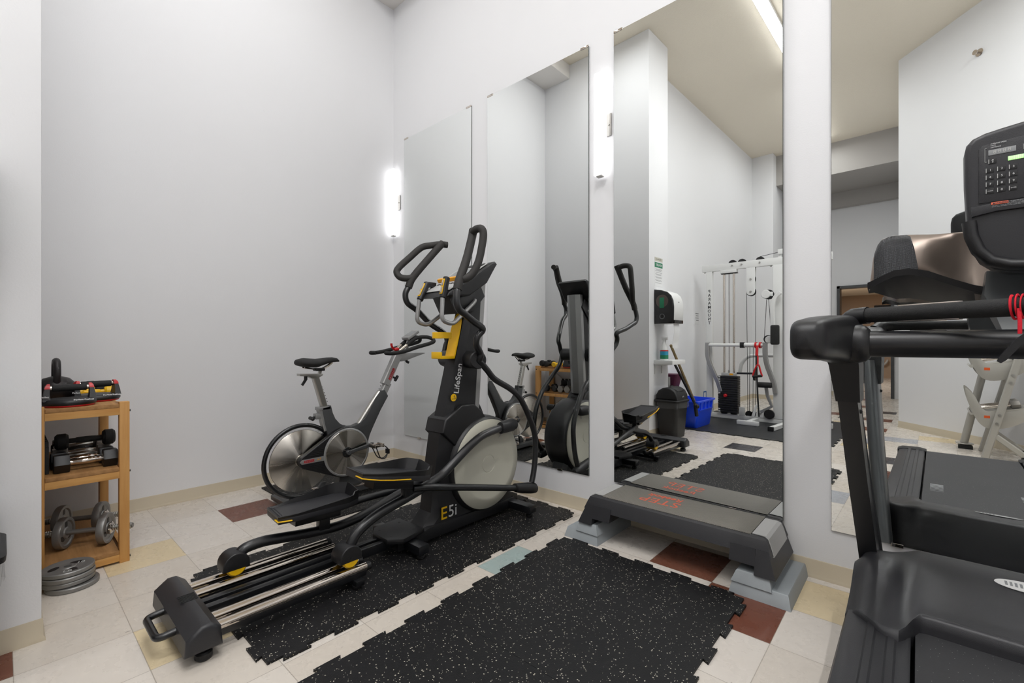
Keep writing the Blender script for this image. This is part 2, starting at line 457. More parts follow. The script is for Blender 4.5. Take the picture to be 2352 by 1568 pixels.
# mirrors
def mirror(x0, x1, z0, z1, yaw, pitch, label, yc=-.006):
    c = Vector(((x0+x1)/2, yc, (z0+z1)/2))
    t = thing('wall_mirror_panel', c, label, 'mirror', 'tall mirrors on the wall')
    w, h = (x1-x0)/2, (z1-z0)/2
    mesh_obj('mirror_glass', MB().bx(c.x-w, c.x+w, c.y-.003, c.y, c.z-h, c.z+h), M['mirror'], t)
    mesh_obj('mirror_back', MB().bx(c.x-w-.0015, c.x+w+.0015, c.y+.0005, c.y+.004, c.z-h-.0015, c.z+h+.0015), M['mirror_edge'], t)
    for sx in (-1, 1):
        mesh_obj('clip', MB().bx(c.x+sx*(w-.03)-.03, c.x+sx*(w-.03)+.03, c.y-.006, c.y+.003, c.z+h-.006, c.z+h+.008, .001), M['chrome'], t)
        mesh_obj('clip', MB().bx(c.x+sx*w*.5-.02, c.x+sx*w*.5+.02, c.y-.006, c.y+.003, c.z-h-.008, c.z-h+.006, .001), M['chrome'], t)
    t.rotation_euler = (R(-pitch), 0, R(yaw)); return t
mirror(.192, 1.12, .243, 3.05, 0, 0, 'tall frameless mirror nearest the corner, reflecting only plain wall')
mirror(1.31, 2.238, .243, 3.05, 0, -.1, 'tall frameless mirror behind the elliptical trainer, reflecting its front', -.007)
mirror(2.424, 3.352, .243, 3.05, -1.05, -.1, 'tall frameless mirror behind the aerobic step, reflecting the white cable machine', -.016)
mirror(3.546, 4.474, .243, 3.05, -.7, -.1, 'tall frameless mirror behind the treadmill, reflecting the dumbbell rack', -.013)

# wall sconces
M['lamp'] = EM('lit_opal_glass', '#fdfdff', 1.5)
def sconce(x, z0, z1, label):
    t = thing('wall_sconce', (x, 0, (z0+z1)/2), label, 'wall lamp', 'lit wall sconces between the mirrors')
    zc = (z0+z1)/2
    mesh_obj('back_plate', MB().bx(x-.035, x+.062, -.010, 0, zc-.07, zc+.07, .002), M['steel'], t)
    mesh_obj('stem', MB().cyl((x+.045, -.010, zc), (x+.045, -.016, zc), .006), M['steel'], t)
    mesh_obj('lamp_shade', MB().bx(x-.033, x+.033, -.064, -.011, z0+.004, z1, .005), M['lamp'], t)
    mesh_obj('end_cap', MB().bx(x-.02, x+.02, -.056, -.022, z0-.004, z0+.006, .002), M['steel'], t)
    return t
sconce(.059, 2.148, 2.791, 'lit white wall sconce beside the room corner, left of the first mirror')
sconce(2.342, 2.165, 2.815, 'lit white wall sconce between the elliptical mirror and the next mirror')

# ceiling strip lights
M['tube'] = EM('lit_diffuser', '#fbfcff', 6.0)
def strip(x, y0, y1, label, along='y'):
    t = thing('ceiling_light', ((x if along == 'y' else (y0+y1)/2), ((y0+y1)/2 if along == 'y' else x), H), label, 'ceiling light', 'ceiling strip lights')
    def B(w, a, b, z0, z1, bev=0):
        return MB().bx(x-w, x+w, a, b, z0, z1, bev) if along == 'y' else MB().bx(a, b, x-w, x+w, z0, z1, bev)
    mesh_obj('housing', B(.055, y0, y1, H-.035, H), M['white'], t)
    ym = (y0+y1)/2
    mesh_obj('diffuser', B(.045, y0+.01, ym-.004, H-.085, H-.0355, .012), M['tube'], t)
    mesh_obj('diffuser', B(.045, ym+.004, y1-.01, H-.085, H-.0355, .012), M['tube'], t)
    return t
strip(2.5, -4.4, -2.2, 'long lit strip light on the cream ceiling, seen in the mirror behind the step')
strip(5.0, -3.3, -1.3, 'long added strip light, out of view on the ceiling over the treadmill')  # added fixture out of view, brightens the right side of the room
strip(3.3, -3.0, -1.4, 'long added strip light, out of view on the ceiling above the aerobic step')  # unseen fixture added to raise the general brightness
strip(1.2, -1.9, -1.1, 'added strip light, out of view on the ceiling over the elliptical trainer')  # unseen fixture added to brighten the alcove walls
strip(2.4, -7.3, -5.1, 'long lit strip light on the ceiling beyond the white cable machine')

def area(name, loc, rot, sx, sy, e, col=(.98, .985, 1.0)):
    L = bpy.data.lights.new(name, 'AREA'); L.shape = 'RECTANGLE'; L.size = sx; L.size_y = sy; L.energy = e; L.color = col
    o = bpy.data.objects.new(name, L); COL.objects.link(o); o.location = loc; o.rotation_euler = rot; return o
for x_, y_, l_, e_ in ((2.5, -3.3, 2.2, 14), (5.0, -2.3, 2.0, 56), (2.4, -6.2, 2.2, 22), (3.3, -2.2, 1.6, 41), (1.2, -1.5, .8, 16)):  # area lamps under all strips, the added unseen ones too
    area('strip_light_glow', (x_, y_, H-.088), (0, 0, 0), .09, l_, e_)
area('hall_fill_light', (1.75, -12.3, 2.55), (0, 0, 0), .3, 2.0, 50)  # added lamp without a fixture, kept out of sight to brighten the hall

W = bpy.data.worlds.new('room_ambient'); SC.world = W; W.use_nodes = True
W.node_tree.nodes['Background'].inputs[0].default_value = (1, 1, 1, 1); W.node_tree.nodes['Background'].inputs[1].default_value = .3

# ------------------------------------------------------------------ camera
cam = bpy.data.cameras.new('camera'); co = bpy.data.objects.new('camera', cam); COL.objects.link(co)
cam.sensor_width = 36; cam.lens = 1045.3/2352*36; cam.shift_y = (790-784)/2352; cam.clip_start = .02
co.location = (3.843, -2.563, 1.104); co.rotation_euler = (R(90), 0, R(41.7)); SC.camera = co
SC.view_settings.view_transform = 'Standard'; SC.view_settings.look = 'None'; SC.view_settings.gamma = 1; SC.view_settings.use_curve_mapping = False
SC.view_settings.exposure = 0.08
SC.cycles.max_bounces = 7; SC.cycles.diffuse_bounces = 4; SC.cycles.glossy_bounces = 5; SC.cycles.sample_clamp_indirect = 6
SC.cycles.caustics_reflective = False; SC.cycles.caustics_refractive = False
SC.cycles.use_adaptive_sampling = True; SC.cycles.adaptive_threshold = .04
SC.cycles.use_denoising = True
# ------------------------------------------------------------------ rubber jigsaw mats
def jig_edge(a, b, out, male, period=.193, depth=.021, start=0.):
    """points along a->b with dovetail teeth; out = outward unit vector; male True: teeth stick out"""
    a, b, out = Vector(a), Vector(b), Vector(out); d = (b-a); L = d.length; d.normalize()
    n = max(1, round(L/period)); p = L/n; pts = []
    for i in range(n):
        s = i*p
        w = p*.53; fl = .010
        o = out*depth if male else out*0
        i_ = out*0 if male else out*(-depth)
        g = (p-w)/2
        pts += [a+d*(s)+i_, a+d*(s+g+fl)+i_, a+d*(s+g)+o, a+d*(s+g+w)+o, a+d*(s+g+w-fl)+i_]
    pts.append(b+(i_)); return pts
def jig_mat(name, x0, x1, y0, y1, edges, label, z=0., t=.0095, mat='rubber', group='interlocking rubber floor mats'):
    """edges: dict l,r,n(near mirror, +y),f -> 'm','f' or None"""
    def E(k, a, b, o):
        if edges.get(k) is None: return [Vector(a), Vector(b)]
        return jig_edge(a, b, o, edges[k] == 'm')
    poly = E('b', (x0, y0, 0), (x1, y0, 0), (0, -1, 0))[:-1]+E('r', (x1, y0, 0), (x1, y1, 0), (1, 0, 0))[:-1]+E('t', (x1, y1, 0), (x0, y1, 0), (0, 1, 0))[:-1]+E('l', (x0, y1, 0), (x0, y0, 0), (-1, 0, 0))[:-1]
    q = []
    for p in poly:
        if not q or (p-q[-1]).length > 1e-5: q.append(p)
    if (q[0]-q[-1]).length < 1e-5: q.pop()
    b = MB(); b.prism([(p.x, p.y) for p in q], 'z', z+.0002, z+t)
    return single(name, b, M[mat], ((x0+x1)/2, (y0+y1)/2, z), label, 'floor mat', group)
G = .0012
jig_mat('rubber_floor_mat', 1.27, 2.175, -1.018, -.085, dict(l='m', r='m', t='m'), 'black speckled rubber mat under the front of the elliptical trainer')
jig_mat('rubber_floor_mat', 1.27, 2.175, -1.955, -1.018-G, dict(l='m', r='m', b='m'), 'black speckled rubber mat under the rear rails of the elliptical trainer')
jig_mat('rubber_floor_mat', 2.345, 3.285, -1.36, -.435, dict(l='m', r='m', t='m'), 'black speckled rubber mat lying in front of the aerobic step')
jig_mat('rubber_floor_mat', 2.345, 3.285, -2.27, -1.36-G, dict(l='m', r='m', b='m'), 'black speckled rubber mat in the foreground, farther from the aerobic step')
jig_mat('rubber_floor_mat', .10, 1.095, -1.24, -.245, dict(t='m'), 'dark rubber mat under the spin bike beside the left wall')
# far mats under the cable machine (row of tiles)
jig_mat('rubber_floor_mat', 1.22, 2.15, -4.20, -3.27, dict(t='m'), 'dark rubber mat beneath the blue crate, in front of the weight stack', mat='plainrubber', group='rubber mats under the cable machine')
jig_mat('rubber_floor_mat', 2.15+G, 3.08, -4.20, -3.27, dict(t='m', r='m'), 'dark rubber mat under the front foot of the white cable machine', mat='plainrubber', group='rubber mats under the cable machine')
jig_mat('rubber_floor_mat', 1.22, 2.15, -5.13, -4.20-G, dict(b='m'), 'dark rubber mat beneath the weight stack of the cable machine', mat='plainrubber', group='rubber mats under the cable machine')
jig_mat('rubber_floor_mat', 2.15+G, 3.08, -5.13, -4.20-G, dict(b='m', r='m'), 'dark rubber mat at the rear under the pulley end of the cable machine', mat='plainrubber', group='rubber mats under the cable machine')

# ------------------------------------------------------------------ elliptical trainer
EC = 1.76; EZ = .0105
el = thing('elliptical_trainer', (EC, -1.2, 0), 'black and cream elliptical trainer with yellow holder standing in the middle of the room', 'elliptical trainer')
def ep(name, mb, mat, parent=None, sharp=38): return mesh_obj(name, mb, M[mat], parent or el, sharp)
# frame beams and feet
b = MB(); b.bx(EC-.045, EC-.012, -2.06, -.28, .045, .092, .004); b.bx(EC+.012, EC+.045, -2.06, -.28, .045, .092, .004); b.bx(EC-.05, EC+.05, -1.0, -.25, .03, .09, .004)
ep('frame', b, 'blackmetal')
for y, hw in ((-1.135, .215), (-.33, .27)):
    b = MB(); b.bx(EC-hw, EC+hw, y-.032, y+.032, .036, .082, .006); fb = ep('foot_bar', b, 'blackmetal')
    for s in (-1, 1):
        ep('leveling_foot', MB().cyl((EC+s*(hw-.03), y, EZ), (EC+s*(hw-.03), y, .028), .021, bev=.004).cyl((EC+s*(hw-.03), y, .025), (EC+s*(hw-.03), y, .04), .01), 'darkplastic', fb)
# transport wheel at the front
for s in (-1, 1): ep('transport_wheel', MB().cyl((EC+s*.13-.012, -.265, .052), (EC+s*.13+.012, -.265, .052), .03, bev=.004), 'darkplastic')
# rear housing
b = MB()
poly = [(-2.155, .045), (-2.15, .10), (-2.105, .135), (-2.075, .135), (-2.045, .11), (-2.04, .045)]
b.prism(poly, 'x', EC-.245, EC+.255, .016, 3)
rh = ep('rear_housing', b, 'greyplastic')
b = MB()
for i in range(7): b.bx(EC-.03+i*.0095, EC-.026+i*.0095, -2.118, -2.062, .1345, .1365)
ep('grip_ribs', b, 'darkplastic', rh)
b = MB(); b.tube(fillet([(EC-.065, -2.15, .085), (EC-.065, -2.205, .08), (EC+.115, -2.205, .08), (EC+.115, -2.15, .085)], .03), .0125)
ep('lift_handle', b, 'blackmetal')
for s in (-1, 1):
    ep('leveling_foot', MB().cyl((EC+s*.21, -2.09, .001), (EC+s*.21, -2.09, .03), .027, bev=.006).cyl((EC+s*.21, -2.09, .03), (EC+s*.21, -2.09, .05), .014), 'darkplastic')
# guide rails
for x in (EC-.187, EC-.104, EC+.122, EC+.195):
    b = MB(); b.bx(x-.014, x+.014, -2.05, -1.455, .052, .085, .004); r_ = ep('rail_beam', b, 'blackmetal')
    ep('guide_rail', MB().cyl((x, -2.05, .088), (x, -1.45, .088), .0175, bev=.002), 'chrome', r_)
    b = MB(); b.cyl((x, -1.452, .086), (x, -1.43, .086), .019, bev=.003); ep('end_cap', b, 'darkplastic', r_)
b = MB(); b.bx(EC-.235, EC+.235, -1.52, -1.48, .028, .052, .003); cb = ep('rail_cross_bar', b, 'blackmetal')
for s in (-1, 1): ep('leveling_foot', MB().cyl((EC+s*.205, -1.5, EZ), (EC+s*.205, -1.5, .03), .021, bev=.004), 'darkplastic', cb)
# base cover plate behind the tower
b = MB(); b.prism([(EC-.135, -1.05), (EC-.115, -1.22), (EC-.06, -1.262), (EC+.075, -1.262), (EC+.13, -1.20), (EC+.11, -1.10), (EC+.09, -1.04)], 'z', .085, .112, .008)
b.prism([(EC-.09, -1.02), (EC-.08, -1.20), (EC+.08, -1.20), (EC+.09, -1.02)], 'z', .03, .088)
bc = ep('base_cover', b, 'blackplastic')
for (x, y) in ((-.06, -1.22), (.05, -1.22), (-.07, -1.09), (.06, -1.09)): ep('screw_hole', MB().cyl((EC+x, y, .1105), (EC+x, y, .1125), .007, seg=12), 'darkplastic', bc)
# tower: lower shroud, drum, column
def shroud():
    sect = [  # z, rear y, front y, half width rear, half width
        (.088, -1.04, -.30, .055, .078), (.10, -1.02, -.30, .055, .0755), (.16, -.965, -.32, .05, .074), (.30, -.945, -.40, .05, .072), (.45, -.925, -.52, .05, .072), (.567, -.905, -.55, .05, .072), (.672, -.886, -.57, .052, .074)]
    rings = []
    for z, yr, yf, wr, wd in sect:
        rings.append([(EC-wr, yr, z), (EC+wr, yr, z), (EC+wd, yr+.06, z), (EC+wd, yf-.03, z), (EC+wd-.03, yf, z), (EC-wd+.03, yf, z), (EC-wd, yf-.03, z), (EC-wd, yr+.06, z)])
    return MB().loft(rings)
ep('tower_shroud', shroud(), 'blackplastic', sharp=25)
b = MB(); prof = []
DY, DZc, DR = -.565, .368, .288
b.lathe([(0, -.108), (DR-.03, -.108), (DR-.012, -.10), (DR, -.085), (DR+.006, -.04), (DR+.006, .04), (DR, .085), (DR-.012, .10), (DR-.03, .108), (0, .108)], (EC, DY, DZc), (1, 0, 0), 72)
dr = ep('flywheel_housing', b, 'blackplastic', sharp=50)
b = MB(); b.prism([(-.905, .60), (-.885, .672), (-.76, .745), (-.66, .742), (-.60, .70), (-.55, .64), (-.60, .5), (-.8, .5)], 'x', EC-.085, EC+.085, .012, 3)
ep('shoulder_cover', b, 'blackplastic')
for s in (-1, 1):
    b = MB(); b.lathe([(0, .109), (.05, .1105), (.052, .108), (.055, .1105), (.19, .116), (.205, .124), (.22, .124), (.262, .114), (.272, .108), (.272, .10), (0, .10)], (EC, DY, DZc), (s, 0, 0), 72)
    dc = ep('disc_cover', b, 'cream', sharp=30)
    b = MB(); b.cyl((EC+s*.1105, DY+.08, DZc+.14), (EC+s*.148, DY+.14, DZc+.225), .0022, seg=6); ep('pointer_line', b, 'step_grey', dc)
    b = MB(); b.cyl((EC+s*.10, DY+.145, DZc+.222), (EC+s*.165, DY+.145, DZc+.222), .026, bev=.004); ep('crank_pin', b, 'darkplastic')
b = MB(); b.prism([(-1.05, .088), (-1.0, .10), (-.3, .095), (-.27, .06), (-.28, .03), (-1.04, .03)], 'x', EC-.09, EC+.09, .01)
b.prism([(-.88, .05), (-.85, .13), (-.32, .13), (-.25, .10), (-.25, .05)], 'x', EC-.075, EC+.075, .01)
ep('lower_fairing', b, 'blackplastic')
# column (dark sides, silver front)
def col(z): # rear y, front y
    t = (z-.66)/(1.42-.66); return -.872+t*(.205), -.64+t*(.055)
rings = []
for z in (.62, .8, 1.0, 1.2, 1.33, 1.43):
    yr, yf = col(z); wr, wd = .043, .062
    rings.append([(EC-wr, yr, z), (EC+wr, yr, z), (EC+wd, yr+.05, z), (EC+wd, yf, z), (EC-wd, yf, z), (EC-wd, yr+.05, z)])
tw = ep('column', MB().loft(rings), 'blackplastic', sharp=20)
rings = []
for z in (.70, 1.0, 1.3, 1.50):
    yr, yf = col(z); wd = .063
    rings.append([(EC-wd, yf+.001, z), (EC+wd, yf+.001, z), (EC+wd, yf+.035, z), (EC+.028, yf+.058, z), (EC-.028, yf+.058, z), (EC-wd, yf+.035, z)])
ep('front_panel', MB().loft(rings), 'silverpaint', sharp=15)
# logos
xs = EC+.0622+.0008
b = text_mb('LifeSpan', .054, frame((xs, -.772, .902), (0, .16, 1), (0, -1, .16)), bold=.0004); ep('logo_text', b, 'textwhite', tw)
lg = MB(); lg.cyl((xs-.001, -.808, .792), (xs+.001, -.808, .792), .0215, seg=32); ep('logo_badge', lg, 'yellow', tw)
b = MB(); b.tube([(xs+.0012, -.822, .785), (xs+.0012, -.794, .785)], .0016, 6); b.tube([(xs+.0012, -.796, .785), (xs+.0012, -.803, .806)], .0016, 6); b.ball((xs+.0012, -.806, .797), .0025, u=8, v=6); ep('badge_mark', b, 'textdark', tw)
xe = EC+.0900+.0008
b = text_mb('E', .115, frame((xe, -.895, .128), (0, 1, 0), (0, 0, 1))); fx = EC+.0772
b = text_mb('E', .10, frame((fx+.0012, -.893, .142), (0, 1, 0), (0, 0, 1)), bold=.0006)
ep('model_letter', b, 'yellow')
b = text_mb('5i', .096, frame((fx+.0012, -.828, .142), (0, 1, 0), (0, 0, 1))); ep('model_number', b, 'textwhite')
# console
def console():
    # profile in y,z of the tilted face, wide box
    o0, o1 = Vector((0, -.90, 1.385)), Vector((0, -.545, 1.605))
    return o0, o1
b = MB(); b.prism([(-.915, 1.37), (-.745, 1.385), (-.60, 1.475), (-.53, 1.575), (-.51, 1.60), (-.53, 1.615), (-.56, 1.605), (-.90, 1.395)], 'x', EC-.135, EC+.135, .012, 3)
cs = ep('console', b, 'blackplastic')
ca = math.atan2(1.605-1.395, .34); fr = frame((EC, -.728, 1.502), (1, 0, 0), (0, math.cos(ca), math.sin(ca)))
def on(x0, x1, y0, y1, z0, z1, bev=.002): return MB().bx(x0, x1, y0, y1, z0, z1, bev, mat=fr)
ep('console_face', on(-.118, .118, -.185, .18, .003, .007), 'step_grey', cs)
ep('display', on(-.095, .095, .01, .115, .0068, .0085), 'textgrey', cs)
ep('top_vent', on(-.105, .105, .135, .17, .0068, .010), 'darkplastic', cs)
ep('reading_rack', on(-.11, .11, -.06, -.038, .006, .03, .006), 'orange', cs)
b = MB()
for i in range(6): b.bx(-.08+i*.03, -.06+i*.03, -.10, -.085, .0068, .009, mat=None)
b.bm.transform(fr); ep('console_button', b, 'darkplastic', cs)
b = MB(); b.prism([(-.86, 1.385), (-.75, 1.385), (-.60, 1.47), (-.56, 1.40), (-.66, 1.30), (-.80, 1.28)], 'x', EC-.075, EC+.075, .008); ep('console_neck', b, 'blackplastic')
# bottle holder
b = MB()
b.loft([[(EC-w, yr-.004, z), (EC+w, yr-.004, z), (EC+w, yr-.012, z), (EC-w, yr-.012, z)] for z, w in ((1.03, .041), (1.12, .041), (1.2, .040), (1.24, .036), (1.275, .024), (1.292, .010)) for yr in (col(z)[0],)])
b.bx(EC-.044, EC+.044, -.885, -.78, 1.018, 1.034, .004); b.bx(EC-.044, EC+.044, -.887, -.877, 1.02, 1.058, .003)
rg = [(EC+.046*math.cos(a), -.84-.062*math.sin(a), 1.155) for a in [R(q) for q in range(-35, 216, 12)]]
b.rtube(rg, .005, .036, .0015)
ep('bottle_holder', b, 'yellow')
# fixed heart-rate bars
for s in (-1, 1):
    x1, x0 = EC+s*.115, EC+s*.075
    pth = fillet([(EC+s*.05, -.66, 1.375), (x0, -.645, 1.372), (x0+s*.01, -.665, 1.355), (x1, -.86, 1.215), (x1, -.94, 1.235), (x1-s*.01, -.925, 1.37)], .035, 6)
    hb_ = ep('pulse_bar', MB().tube(pth, .0125), 'silverpaint')
    e = Vector((x1-s*.01, -.925, 1.36)); d = Vector((0, .03, .12)).normalized() if s > 0 else Vector((0, .06, .115)).normalized()
    g = ep('pulse_grip', MB().cyl(e, e+d*.125, .0195, bev=.005), 'blackplastic', hb_)
    ep('sensor_frame', MB().bx(-.011, .011, .02, .108, .0165, .0205, .003, mat=frame(e, (1, 0, 0), d)), 'yellow', hb_)
    b = MB()
    for i in range(2): b.bx(-.007, .007, .026+.042*i, .06+.042*i, .0195, .0225, .001, mat=frame(e, (1, 0, 0), d))
    ep('sensor_plate', b, 'chrome', hb_)
    if s < 0:
        t = e+d*.125; ep('pulse_pad', MB().bx(t.x-.018, t.x+.018, t.y-.005, t.y+.055, t.z-.026, t.z+.004, .006), 'blackplastic', hb_)
# pivot boss across the column
for s in (-1, 1): ep('pivot_boss', MB().cyl((EC+s*.07, -.685, 1.012), (EC+s*.195, -.735 if s > 0 else -.66, 1.012), .052, bev=.006, seg=36), 'blackplastic')
ep('pivot_sleeve', MB().cyl((EC-.07, -.66, 1.012), (EC+.07, -.66, 1.012), .053, seg=36), 'blackplastic')
b = MB(); b.bx(EC+.1952, EC+.1962, -.775, -.695, 1.0105, 1.0135); 
# swing arms
def arm_pts(pl, x): return [(x, y, z) for y, z in pl]
RA = [(-.274, .208), (-.252, .27), (-.232, .38), (-.233, .508), (-.288, .633), (-.371, .757), (-.463, .826), (-.60, .893), (-.665, .952), (-.73, 1.01)]
RB = [(1.97, -.728, 1.03), (1.97, -.734, 1.054), (1.98, -.775, 1.1), (1.99, -.777, 1.145), (2.0, -.747, 1.18), (2.01, -.765, 1.201), (2.03, -.838, 1.226), (2.045, -.925, 1.265), (2.05, -.965, 1.284), (2.05, -.986, 1.324), (2.045, -.978, 1.377), (2.04, -.97, 1.395)]
def swing(s, lo, hi):
    x = EC+s*.195
    lo = [(x+s*.02*(1-(z-.2)/.8), y, z) for y, z in lo]
    return ep('swing_arm', MB().tube(cr(lo, 5)+cr(hi, 5)[1:], .0185, 16), 'blackmetal')
ra = swing(1, RA, RB)
ep('hand_grip', MB().tube(cr([(2.041, -.972, 1.389), (2.035, -.952, 1.444), (2.01, -.879, 1.563), (1.985, -.815, 1.697), (1.974, -.795, 1.745)], 4), .0235, 16), 'grip', ra)
ep('loop_grip', MB().tube(cr([(1.985, -.806, 1.722), (2.01, -.815, 1.736), (2.045, -.82, 1.738), (2.075, -.824, 1.728), (2.085, -.823, 1.697), (2.085, -.835, 1.63), (2.08, -.856, 1.546), (2.066, -.886, 1.482), (2.048, -.925, 1.45), (2.033, -.945, 1.455)], 6), .021, 16), 'grip', ra)
LA = [(-.40, .235), (-.33, .32), (-.29, .45), (-.32, .60), (-.40, .73), (-.50, .82), (-.60, .90), (-.64, .96), (-.655, 1.01)]
LB = [(1.555, -.66, 1.02), (1.552, -.64, 1.09), (1.55, -.625, 1.13), (1.54, -.649, 1.178), (1.5, -.724, 1.235), (1.47, -.803, 1.316), (1.455, -.869, 1.363), (1.45, -.88, 1.419), (1.45, -.856, 1.465)]
la = swing(-1, LA, LB)
ep('hand_grip', MB().tube(cr([(1.45, -.858, 1.46), (1.46, -.827, 1.53), (1.49, -.716, 1.669), (1.512, -.65, 1.75), (1.516, -.635, 1.766)], 4), .0235, 16), 'grip', la)
ep('loop_grip', MB().tube(cr([(1.52, -.598, 1.760), (1.50, -.64, 1.760), (1.47, -.70, 1.747), (1.44, -.75, 1.729), (1.41, -.821, 1.657), (1.395, -.89, 1.588), (1.398, -.908, 1.552), (1.42, -.893, 1.522), (1.45, -.854, 1.518), (1.462, -.825, 1.53)], 6), .021, 16), 'grip', la)
# pedal arms with rollers
def pedal_arm(x, pl, wheel):
    a = ep('pedal_arm', MB().tube(cr([(x, y, z) for y, z in pl], 5), .024, 16, flat=.85), 'blackmetal')
    wy, wz = wheel
    b = MB(); prof = [(wy+.052*math.cos(q), wz+.006+.052*math.sin(q)) for q in [R(v) for v in range(-8, 190, 11)]]+[(wy-.052, wz-.012), (wy+.052, wz-.012)]
    b.prism(prof, 'x', x-.045, x+.045, .006, 3); ep('roller_cover', b, 'blackplastic', a)
    ep('roller_wheel', MB().cyl((x-.043, wy, wz), (x+.043, wy, wz), .0405, bev=.006, seg=32), 'yellow', a)
    ep('axle_bolt', MB().cyl((x+.045, wy, wz+.004), (x+.05, wy, wz+.004), .006, seg=10), 'darkplastic', a)
    return a
parm_R = pedal_arm(EC+.158, [(-1.515, .175), (-1.487, .225), (-1.437, .262), (-1.349, .296), (-1.206, .328), (-1.08, .36), (-1.0, .385), (-.953, .405), (-.852, .469), (-.745, .53), (-.667, .562), (-.58, .578), (-.50, .586)], (-1.525, .146))
ep('crank_knuckle', MB().loft([[(EC+.158+r*math.cos(q), y, z+r*math.sin(q)*1.1) for q in [2*math.pi*i/16 for i in range(16)]] for y, z, r in ((-.515, .584, .024), (-.51, .585, .033), (-.45, .59, .036), (-.40, .592, .036), (-.375, .593, .028), (-.365, .593, .012))]), 'darkplastic', parm_R)
parm_L = pedal_arm(EC-.145, [(-1.872, .17), (-1.845, .198), (-1.775, .205), (-1.707, .198), (-1.6, .183), (-1.496, .172), (-1.40, .168), (-1.3, .178), (-1.2, .20), (-1.119, .222), (-1.0, .252), (-.85, .285), (-.70, .30), (-.62, .30)], (-1.888, .146))
ep('crank_knuckle', MB().loft([[(EC-.145+r*math.cos(q), y, z+r*math.sin(q)*1.1) for q in [2*math.pi*i/16 for i in range(16)]] for y, z, r in ((-.64, .30, .024), (-.63, .30, .034), (-.55, .30, .036), (-.50, .30, .028), (-.485, .30, .012))]), 'darkplastic', parm_L)
# pedals
def pedal(xc, mtx, side, post):
    p = ep('pedal_post', post, 'blackmetal')
    out = [(-.085, -.20), (.085, -.215), (.098, -.13), (.10, .12), (.07, .185), (-.05, .19), (-.09, .14), (-.095, -.1)]
    out = [(x*(-side if side > 0 else 1), y) for x, y in out] if False else out
    b = MB()
    b.prism(out, 'z', -.03, 0, .006)
    b.bm.transform(mtx); pd = ep('pedal', b, 'greyplastic')
    # rim wall, low at the heel and high at the toe
    n = len(out); c = Vector((0, 0, 0)); ring_o = []; 
    def hz(x, y): return .006+.048*max(0, min(1, (y+.16)/.28))**1.2*(1-.62*max(0, min(1, (x+.02)/.08))*(1 if y < .15 else .5))
    dense = []
    for i in range(n):
        a, d = Vector((*out[i], 0)), Vector((*out[(i+1) % n], 0))
        for j in range(5): dense.append(a.lerp(d, j/5))
    rim = MB(); m = len(dense); rows = []
    for q in dense:
        inn = q*.90; h = hz(q.x, q.y)
        rows.append([rim.bm.verts.new((q.x, q.y, -.004)), rim.bm.verts.new((q.x*1.02, q.y*1.01, h)), rim.bm.verts.new((q.x*.97, q.y*.985, h+.002)), rim.bm.verts.new((inn.x, inn.y, -.003))])
    for i in range(m):
        a, d = rows[i], rows[(i+1) % m]
        for j in range(3): rim.bm.faces.new([a[j], d[j], d[j+1], a[j+1]])
    rim.bm.transform(mtx); ep('pedal_rim', rim, 'blackplastic', pd)
    b = MB(); b.prism([(x*.86, y*.88) for x, y in out], 'z', -.001, .002); b.bm.transform(mtx); ep('tread_pad', b, 'greyplastic', pd)
    b = MB(); b.prism([(-.05, .10), (.05, .10), (.04, -.12), (-.04, -.12)], 'z', -.075, -.03, .004); b.bm.transform(mtx); ep('pedal_bracket', b, 'blackmetal', pd)
    if side < 0: b = MB(); b.rtube([(.099, -.16, -.017), (.093, -.19, -.016), (.088, -.217, -.014), (.05, -.214, -.013)], .010, .004, .001, up=(0, 0, 1)); b.bm.transform(mtx); ep('pedal_stripe', b, 'yellow', pd); return pd
    b = MB(); b.rtube([(.1015, .04, -.018), (.1015, -.06, -.021), (.100, -.13, -.02), (.093, -.185, -.017), (.088, -.217, -.014), (.03, -.213, -.013)], .009, .004, .001, up=(0, 0, 1)); b.bm.transform(mtx); ep('pedal_stripe', b, 'yellow', pd)
    return pd
def pm(x, y, z, pitch, roll=0): return Matrix.Translation((x, y, z)) @ Matrix.Rotation(R(pitch), 4, 'X') @ Matrix.Rotation(R(roll), 4, 'Y')
pedal(0, pm(EC+.152, -1.28, .476, -11.5), 1, MB().bx(EC+.14, EC+.176, -1.225, -1.17, .32, .42, .004))
pedal(0, pm(EC-.145, -1.52, .315, -1), -1, MB().bx(EC-.165, EC-.125, -1.515, -1.46, .175, .26, .004))
# link rods from pedal to swing arm
lk = ep('link_rod', MB().tube(cr([(EC+.17, -1.17, .372), (EC+.19, -1.10, .365), (EC+.205, -1.0, .345), (EC+.215, -.43, .208)], 4), .0185, 16), 'blackmetal')
ep('link_joint', MB().loft([[(EC+.215+r*math.cos(q), y, z+r*math.sin(q)) for q in [2*math.pi*i/16 for i in range(16)]] for y, z, r in ((-.44, .211, .02), (-.435, .21, .028), (-.37, .193, .033), (-.30, .178, .036), (-.25, .168, .034), (-.232, .165, .02))]), 'darkplastic', lk)
lk = ep('link_rod', MB().tube(cr([(EC-.16, -1.40, .255), (EC-.20, -1.2, .25), (EC-.215, -.9, .235), (EC-.215, -.45, .212)], 4), .0185, 16), 'blackmetal')
ep('link_joint', MB().loft([[(EC-.215+r*math.cos(q), y, z+r*math.sin(q)) for q in [2*math.pi*i/16 for i in range(16)]] for y, z, r in ((-.50, .217, .02), (-.49, .217, .028), (-.43, .21, .034), (-.38, .205, .034), (-.36, .2, .02))]), 'darkplastic', lk)
